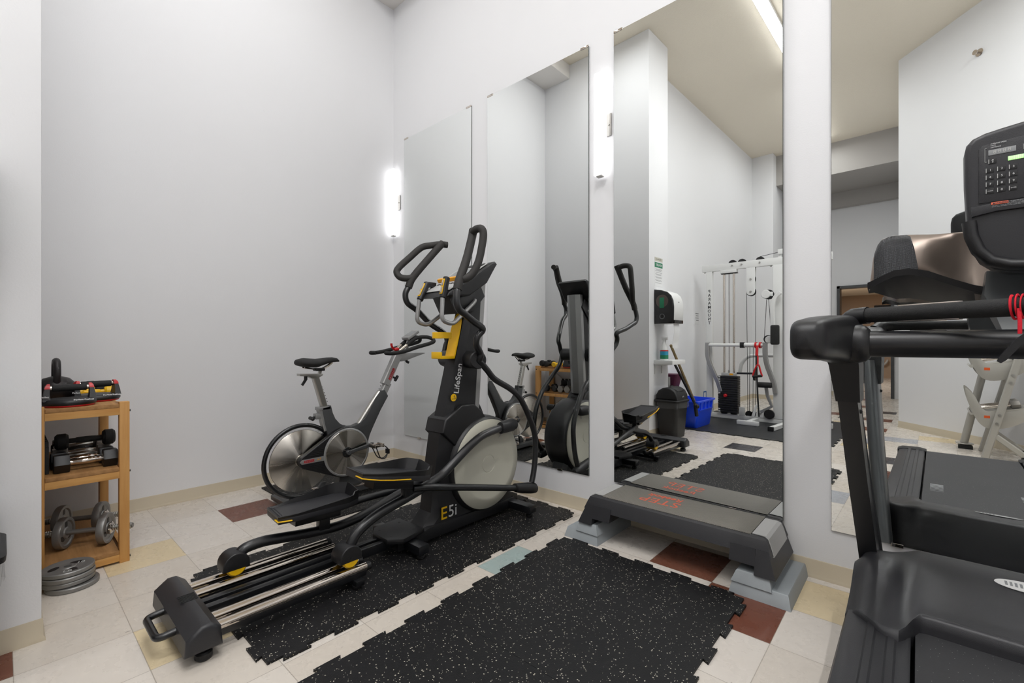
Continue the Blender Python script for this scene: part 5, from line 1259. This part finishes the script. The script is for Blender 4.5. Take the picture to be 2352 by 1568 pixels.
# resistance band on the bar
rb = thing('resistance_band', (2.05, GY+.09, 1.0), 'red and black resistance band hanging from the cable machine bar', 'resistance band')
for x in (2.018, 2.072): mesh_obj('strap', MB().lathe([(.033, -.012), (.043, -.012), (.043, .012), (.033, .012), (.033, -.012)], (x, GY+.09, 1.0745), (1, 0, 0), 40), M['red'], rb)
mesh_obj('band_sleeve', MB().cyl((2.045, GY+.142, 1.07), (2.045, GY+.16, .93), .018, bev=.004), M['red'], rb)
b = MB(); b.tube([(2.045, GY+.16, .93), (2.05, GY+.175, .70), (2.06, GY+.175, .40), (2.075, GY+.17, .10)], .011, 8); mesh_obj('band_cord', b, M['darkplastic'], rb)
b = MB(); b.tube([(2.06, GY+.16, .93), (2.065, GY+.18, .80)], .010, 8); mesh_obj('band_cord', b, M['red'], rb)
b = MB(); b.tube(cr([(2.00, GY+.185, .645), (2.02, GY+.185, .72), (2.055, GY+.185, .80), (2.08, GY+.185, .80), (2.10, GY+.185, .72), (2.12, GY+.185, .655)], 4), .011, 8); mesh_obj('handle_strap', b, M['red'], rb)
mesh_obj('band_handle', MB().cyl((2.00, GY+.185, .645), (2.12, GY+.185, .66), .018, bev=.004), M['foam'], rb)

# ------------------------------------------------------------------ things on the stub wall
SX = 1.41
sg_ = thing('wall_notice', (SX, -2.70, 1.96), 'paper notice with green heading taped above the towel dispenser', 'notice')
mesh_obj('paper_sheet', MB().bx(SX, SX+.0015, -2.805, -2.600, 1.79, 2.135), M['paper'], sg_)
def wtxt(s_, size, y, z, mat, name, x=SX+.0022, bold=0): return mesh_obj(name, text_mb(s_, size, frame((x, y, z), (0, 1, 0), (0, 0, 1)), extrude=.0002, bold=bold), M[mat], sg_)
mesh_obj('green_heading', MB().bx(SX+.001, SX+.002, -2.805, -2.600, 2.015, 2.075), M['green'], sg_)
wtxt('BE ALERT', .038, -2.703, 2.045, 'textwhite', 'heading_text', bold=.0006)
mesh_obj('top_heading', MB().bx(SX+.001, SX+.002, -2.805, -2.600, 2.09, 2.135), M['cream'], sg_)
wtxt('UR guests at', .026, -2.703, 2.115, 'textdark', 'top_text')
for i, z in enumerate((1.995, 1.985, 1.975, 1.955, 1.935, 1.925, 1.90, 1.89, 1.865, 1.855, 1.83)):
    e_ = MB(); y = -2.79+.012*(i % 3); e_.bx(SX+.0014, SX+.0022, y, -2.615-.02*(i % 2), z-.0018, z+.0018); mesh_obj('text_line', e_, M['textgrey'], sg_)
# towel dispenser
td = thing('paper_towel_dispenser', (SX, -2.73, 1.54), 'white and smoked black paper towel dispenser on the stub wall', 'towel dispenser')
side = [(SX+.0, 1.335), (SX+.215, 1.335), (SX+.235, 1.36), (SX+.24, 1.52), (SX+.232, 1.60), (SX+.205, 1.665), (SX+.16, 1.705), (SX+.09, 1.73), (SX, 1.745)]
def dpr(y0, y1, mat, name, sc=1., par=None):
    b = MB(); b.prism([(x, z) for x, z in side], 'y', y0, y1, .012, 3); return mesh_obj(name, b, M[mat], par or td)
M['smoke'] = PM('smoked_plastic', '#1c1a1a', .12)
dpr(-2.86, -2.61, 'white', 'dispenser_body'); sm_ = dpr(-2.609, -2.585, 'smoke', 'side_panel')
b = MB(); b.cyl((SX+.10, -2.5865, 1.60), (SX+.10, -2.583, 1.60), .075, seg=36); mesh_obj('roll_window', b, PM('brown_window', '#5a4c46', .15), sm_)
b = MB(); b.bx(SX+.07, SX+.125, -2.5835, -2.581, 1.52, 1.64, .01); mesh_obj('green_reel', b, M['green'], sm_)
b = MB(); b.lathe([(.026, 0), (.030, 0), (.030, .003), (.026, .003), (.026, 0)], (SX+.10, -2.586, 1.42), (0, 1, 0), 28); mesh_obj('dial_ring', b, M['textgrey'], sm_)
mesh_obj('front_opening', MB().bx(SX+.20, SX+.2415, -2.845, -2.61, 1.337, 1.375, .003), M['smoke'], td)
mesh_obj('logo_mark', MB().bx(SX+.234, SX+.2375, -2.75, -2.725, 1.585, 1.592), M['textgrey'], td)
b = MB(); b.grid([0, 1], [i/10 for i in range(11)], lambda u, v: (SX+.205+.012*math.sin(v*5), -2.80+u*.15-.01*v, 1.34-.30*v+.012*u), thick=(-.0015, 0, 0)); mesh_obj('hanging_towel', b, M['paper'], td)
# little shelf with spray bottle
sh = thing('wall_shelf', (SX, -2.74, .88), 'small white bracket shelf below the towel dispenser', 'shelf')
mesh_obj('shelf_board', MB().bx(SX+.001, SX+.23, -2.93, -2.575, .855, .905, .003), M['white'], sh)
for y in (-2.60, -2.78):
    b = MB(); b.prism([(SX+.001, .855), (SX+.13, .855), (SX+.13, .845), (SX+.012, .835), (SX+.008, .74), (SX+.001, .74)], 'y', y-.008, y+.008, .002); mesh_obj('shelf_bracket', b, M['white'], sh)
sb = thing('spray_bottle', (SX+.09, -2.66, .905), 'white spray bottle with green and blue label on the small shelf', 'spray bottle')
bx_, by_ = SX+.09, -2.66
b = MB(); b.lathe([(0, 0), (.044, 0), (.046, .006), (.046, .12), (.04, .15), (.022, .20), (.016, .225), (.015, .24), (0, .24)], (bx_, by_, .9055), seg=28); mesh_obj('bottle', b, M['white'], sb)
b = MB(); b.lathe([(.0468, .015), (.0472, .015), (.0472, .06), (.0468, .06)], (bx_, by_, .9055), seg=28); mesh_obj('green_label', b, M['green'], sb)
b = MB(); b.lathe([(.0468, .06), (.0472, .06), (.0472, .105), (.0468, .105)], (bx_, by_, .9055), seg=28); mesh_obj('blue_label', b, PM('teal_print', '#2b93b5', .5), sb)
b = MB(); b.lathe([(.0468, .105), (.0472, .105), (.0472, .118), (.0468, .118)], (bx_, by_, .9055), seg=28); mesh_obj('red_label', b, M['red'], sb)
b = MB(); b.bx(bx_-.03, bx_+.045, by_-.013, by_+.013, 1.143, 1.175, .006); b.bx(bx_+.012, bx_+.022, by_-.006, by_+.006, 1.10, 1.145, .003); mesh_obj('trigger', b, M['white'], sb)
# swing-top bin
bn = thing('waste_bin', (1.545, -2.73, 0), 'black swing top waste bin beneath the small shelf', 'bin')
def rr_(cx, cy, wx, wy, z, r=.04, n=5):
    out = []
    for sx, sy, a0 in ((1, 1, 0), (-1, 1, 90), (-1, -1, 180), (1, -1, 270)):
        for i in range(n+1): a = R(a0+90*i/n); out.append((cx+sx*(wx-r)+r*math.cos(a), cy+sy*(wy-r)+r*math.sin(a), z))
    return out
bcx, bcy = 1.562, -2.728
mesh_obj('bin_body', MB().loft([rr_(bcx, bcy, .105, .125, .0), rr_(bcx, bcy, .110, .13, .01), rr_(bcx, bcy, .135, .16, .405), rr_(bcx, bcy, .143, .168, .42)]), M['darkplastic'], bn, 30)
b = MB(); n = 40; base_ = rr_(bcx, bcy, .146, .171, .41, .04, 9)
b.loft([[(x+.004*math.sin(i*1.7)*(1 if x > bcx else .5), y+.004*math.cos(i*2.3), .355+.014*math.sin(i*1.1)) for i, (x, y, z) in enumerate(base_)], [(x*1.0, y, .42) for x, y, z in base_]], cap=False); mesh_obj('bin_liner', b, M['bag'], bn)
b = MB(); b.loft([rr_(bcx, bcy, .150, .175, .415), rr_(bcx, bcy, .152, .177, .435), rr_(bcx, bcy, .143, .165, .445)])
mesh_obj('lid_rim', b, M['darkplastic'], bn)
b = MB(); pr = [(bcx-.135, .44), (bcx+.135, .44), (bcx+.128, .50), (bcx+.10, .55), (bcx+.05, .58), (bcx, .59), (bcx-.05, .58), (bcx-.10, .55), (bcx-.128, .50)]
b.prism(pr, 'y', bcy-.15, bcy+.15, .02, 3); mesh_obj('dome_lid', b, M['darkplastic'], bn)
b = MB(); b.prism([(bcx+.02, .5925), (bcx+.095, .56), (bcx+.11, .545), (bcx+.105, .54), (bcx+.02, .585)], 'y', bcy-.09, bcy+.09, .003); mesh_obj('swing_flap', b, M['darkplastic'], bn)
b = text_mb('Hefty', .02, frame((bcx+.137, bcy+.0, .482), (0, 1, 0), (-.1, 0, 1)), extrude=.001, bold=.001); mesh_obj('raised_mark', b, M['textgrey'], bn)
# blue crate with brooms
cx0, cx1, cy0, cy1 = 1.22, 1.64, -3.86, -3.31
ctn = thing('storage_crate', ((cx0+cx1)/2, (cy0+cy1)/2, 0), 'blue plastic crate on the floor between the bin and the cable machine', 'crate')
ccx, ccy = (cx0+cx1)/2, (cy0+cy1)/2; hx, hy = (cx1-cx0)/2, (cy1-cy0)/2
b = MB(); o1 = [rr_(ccx, ccy, hx-.04, hy-.04, .0105, .03), rr_(ccx, ccy, hx-.035, hy-.035, .02, .03), rr_(ccx, ccy, hx, hy, .34, .03), rr_(ccx, ccy, hx+.018, hy+.018, .342, .03), rr_(ccx, ccy, hx+.018, hy+.018, .362, .03), rr_(ccx, ccy, hx-.006, hy-.006, .362, .03), rr_(ccx, ccy, hx-.042, hy-.042, .03, .03)]
b.loft(o1); mesh_obj('crate_body', b, M['blue'], ctn, 30)
for y in [ccy-.18, ccy-.06, ccy+.06, ccy+.18]: mesh_obj('crate_rib', MB().prism([(cx1-.022, .25), (cx1+.006, .25), (cx1+.016, .345), (cx1-.012, .345)], 'y', y-.012, y+.012, .002), M['blue'], ctn)
mesh_obj('crate_rib', MB().prism([(cx1-.022, .235), (cx1+.004, .235), (cx1+.005, .25), (cx1-.012, .25)], 'y', ccy-.22, ccy+.22, .002), M['blue'], ctn)
bm_ = thing('broom', (1.5, -3.2, .0), 'wooden handled broom leaning over the blue crate', 'broom')
b = MB(); b.cyl((1.435, -2.975, 1.085), (1.565, -3.37, .37), .0165, bev=.004); b.cyl((1.565, -3.37, .37), (1.558, -3.44, .28), .018); mesh_obj('broom_handle', b, M['stick'], bm_)
mesh_obj('broom_socket', MB().cyl((1.558, -3.43, .30), (1.553, -3.47, .26), .026, bev=.005), M['darkplastic'], bm_)
b = MB(); b.prism([(-3.62, .10), (-3.44, .10), (-3.46, .30), (-3.60, .30)], 'x', 1.49, 1.54, .01); mesh_obj('broom_bristles', b, M['greypaint'], bm_)
mp = thing('mop', (1.6, -3.2, 0), 'black handled mop leaning between bin and blue crate', 'mop')
b = MB(); b.cyl((1.475, -2.985, .86), (1.655, -3.20, .33), .0155, bev=.004); b.cyl((1.652, -3.195, .34), (1.665, -3.21, .19), .022, bev=.006); mesh_obj('mop_handle', b, M['blackplastic'], mp)
mesh_obj('mop_pivot', MB().cyl((1.635, -3.23, .33), (1.69, -3.19, .31), .024, bev=.006), M['darkplastic'], mp)
# vacuum with purple canister
vc = thing('vacuum_cleaner', (1.33, -3.13, 0), 'grey and dark purple upright vacuum behind the waste bin', 'vacuum cleaner')
b = MB(); b.loft([rr_(1.33, -3.12, .12, .10, .0, .04), rr_(1.33, -3.12, .12, .10, .12, .04), rr_(1.32, -3.12, .08, .08, .30, .04), rr_(1.32, -3.12, .085, .085, .5, .04)]); mesh_obj('vacuum_body', b, M['greypaint'], vc)
b = MB(); b.loft([rr_(1.36, -3.13, .07, .075, .48, .03), rr_(1.37, -3.13, .09, .09, .60, .03), rr_(1.38, -3.13, .105, .105, .71, .03), rr_(1.38, -3.13, .10, .10, .715, .03)]); mesh_obj('dust_cup', b, M['purple'], vc)
b = MB(); b.loft([[(1.345+.06*math.cos(a), -3.03+.03*math.sin(a), z) for a in [2*math.pi*i/16 for i in range(16)]] for z in (.45, .68)]); mesh_obj('filter_sleeve', b, M['silverpaint'], vc)
mesh_obj('vacuum_knob', MB().cyl((1.43, -3.02, .55), (1.45, -3.01, .55), .028, bev=.006), M['darkplastic'], vc)
# notes on the recess wall
nt = thing('wall_note', (1.1, -4.60, 1.5), 'small white paper note on the wall beside the cable machine', 'notice')
mesh_obj('note_paper', MB().bx(1.10, 1.102, -4.72, -4.56, 1.40, 1.60), M['paper'], nt)
for i in range(4): mesh_obj('text_line', MB().bx(1.1018, 1.1026, -4.70, -4.58-.02*(i % 2), 1.56-i*.035, 1.568-i*.035), M['textdark'], nt)
tpq = MB()
for a, b_, c_, d_ in ((-5.02, -4.90, .13, .15), (-5.02, -4.90, .31, .33), (-5.02, -5.0, .13, .33), (-4.92, -4.90, .13, .33)): tpq.bx(1.1005, 1.1018, a, b_, c_, d_)
single('tape_frame', tpq, M['bluetape'], (1.1, -4.96, .23), 'rectangle of blue tape low on the wall behind the cable machine', 'tape')
ow = thing('wall_outlet', (1.1, -6.2, .4), 'white outlet plate on the wall behind the cable machine', 'outlet'); mesh_obj('outlet_plate', MB().bx(1.1, 1.107, -6.24, -6.16, .34, .46, .002), M['white'], ow); mesh_obj('socket', MB().bx(1.1065, 1.109, -6.22, -6.18, .38, .42, .003), M['step_grey'], ow)
# sprinkler on the angled wall
sp_ = thing('wall_sprinkler', (4.06, -4.70, 4.3), 'small chrome sprinkler high on the angled wall', 'sprinkler')
wn_ = Vector((-.69, .72, 0)).normalized(); t_ = (Vector((6.5, -2.14, 0))-Vector((3.53, -5.26, 0))).normalized(); pc = Vector((3.53, -5.26, 0))+t_*1.02; pc.z = 4.24
mesh_obj('escutcheon', MB().cyl(pc, pc+wn_*.006, .04, bev=.003), M['chrome'], sp_)
b = MB(); b.cyl(pc+wn_*.006, pc+wn_*.05, .011); b.cyl(pc+wn_*.05, pc+wn_*.055, .026); mesh_obj('sprinkler_head', b, M['chrome'], sp_)

# ------------------------------------------------------------------ dumbbell rack (seen in the mirror behind the treadmill)
dk = thing('dumbbell_rack', (4.35, -3.95, 0), 'silver two tier rack of dumbbells, reflected behind the treadmill', 'rack')
def kp(name, mb, mat, parent=None, sharp=38): return mesh_obj(name, mb, M[mat], parent or dk, sharp)
S_ = 'silverrack'
YN, YF = -3.74, -4.13
def rackx(z): return 4.235+(z/.91)*.205
for y, nm in ((YN, 0), (YF, 1)):
    p = kp('post', MB().rtube([(rackx(0)-.0, y, .002), (rackx(.95), y, .95)], .055, .06, .008, up=(0, 1, 0)), S_)
    for z in (.80, .73, .42, .34): kp('bolt', MB().cyl((rackx(z), y+.028, z), (rackx(z), y+.036, z), .012, seg=12), 'steel', p)
    kp('brace', MB().rtube([(rackx(.30), y, .22), (4.52, y, .03)], .05, .055, .008, up=(0, 1, 0)), S_)
    kp('foot_pad', MB().bx(4.47, 4.56, y-.04, y+.04, .0005, .05, .006), 'darkplastic')
    if nm == 0:
        kp('warning_sticker', MB().bx(-.017, .017, -.075, .075, 0, .001, mat=frame((rackx(.55), y+.0285, .55), (1, 0, -.22), (.22, 0, 1))), 'warn', p)
        kp('sticker_edge', MB().bx(-.020, .020, -.08, .10, 0, .0006, mat=frame((rackx(.55), y+.0282, .55), (1, 0, -.22), (.22, 0, 1))), 'paper', p)
    for zc, k_ in ((.40, 0), (.86, 1)):
        pl = cr([(4.10, zc+.26, 0), (4.13, zc+.10, 0), (4.19, zc-.06, 0), (4.27, zc-.12, 0), (4.40, zc-.09, 0), (4.52, zc+.0, 0), (4.56, zc+.10, 0), (4.40, zc+.06, 0), (4.24, zc+.05, 0), (4.16, zc+.20, 0)], 4, True)
        if k_ == 0 or True:
            b = MB(); b.prism([(v.x, v.y) for v in pl], 'y', y-.034, y-.026 if False else y-.028, .001); e_ = kp('tray_end', b, S_)
            kp('end_sticker', MB().bx(4.23, 4.27, y-.0285, y-.0275, zc-.02, zc+.005), 'warn', e_)
for zc in (.40, .86):
    b = MB(); b.loft([[(4.125, y, zc+.02), (4.14, y, zc-.0), (4.50, y, zc+.085), (4.50, y, zc+.10), (4.15, y, zc+.017), (4.135, y, zc+.035)] for y in (YF-.02, YN-.03)]); kp('tray', b, S_)
# far leg
kp('rear_leg', MB().cyl((4.105, -4.18, .06), (4.255, -4.18, .86), .032), S_)
kp('leg_flange', MB().cyl((4.11, -4.18, .05), (4.11, -4.18, .058), .07, bev=.002), 'silverrack'); kp('leg_base', MB().prism([(4.06, .0005), (4.17, .0005), (4.17, .03), (4.15, .05), (4.08, .05), (4.06, .03)], 'y', -4.23, -4.13, .004), 'darkplastic')
def DBF(zc, y):
    d = Vector((.35, 0, .083)).normalized(); n_ = Vector((-d.z, 0, d.x)); c = Vector((4.32, y, zc+.0585))+n_*(.0345)
    return Matrix.Translation(c) @ Matrix((Vector((0, -1, 0)), d, n_)).transposed().to_4x4()
lab = ['grey hex dumbbell on the silver rack, nearest the treadmill', 'grey hex dumbbell second from the near end of the silver rack', 'grey hex dumbbell third from the near end of the silver rack', 'grey hex dumbbell at the far end of the silver rack, by the angled wall']
for i in range(4):
    y = -3.825-i*.078; ang = R(30)
    t = thing('dumbbell', (4.27, y, .42), lab[i], 'dumbbell', 'dumbbells on the silver rack')
    fm = DBF(.40, y) # local y runs along the dumbbell
    for s in (-1, 1):
        b = MB(); hexhead(b, s*.13-.032, s*.13+.032, .038, 0); b.bm.transform(fm); mesh_obj('weight_head', b, M['hexgrey'], t)
    b = MB(); b.cyl((0, -.10, 0), (0, .10, 0), .014); b.bm.transform(fm); mesh_obj('handle', b, M['chrome'], t)
for i, la_ in enumerate(('black hex dumbbell on the upper tier of the silver rack, near end', 'black hex dumbbell on the upper tier of the silver rack, far end')):
    y = -3.84-i*.2
    t = thing('dumbbell', (4.27, y, .88), la_, 'dumbbell', 'dumbbells on the silver rack')
    fm = DBF(.86, y)
    for s in (-1, 1):
        b = MB(); hexhead(b, s*.13-.032, s*.13+.032, .038, 0); b.bm.transform(fm); mesh_obj('weight_head', b, M['blackplastic'], t)
    b = MB(); b.cyl((0, -.10, 0), (0, .10, 0), .014); b.bm.transform(fm); mesh_obj('handle', b, M['chrome'], t)

# ------------------------------------------------------------------ far washroom glimpses
wm = thing('framed_mirror', (2.75, -15.58, 1.5), 'dark framed panel on the tan wall beyond the far doorway', 'wall panel')
mesh_obj('panel_frame', MB().bx(2.45, 3.35, -15.6, -15.57, 1.0, 2.25, .004), M['darkplastic'], wm); mesh_obj('panel_face', MB().bx(2.75, 3.3, -15.571, -15.565, 1.05, 2.0), M['tan'], wm)
pp = thing('sink_pipe', (2.6, -15.5, .5), 'white sink drain pipe on the tan wall beyond the far doorway', 'pipe')
mesh_obj('trap', MB().tube(cr([(2.62, -15.5, .75), (2.62, -15.5, .5), (2.68, -15.5, .42), (2.76, -15.5, .5), (2.78, -15.54, .56)], 5), .03, 10), M['step_grey'], pp)
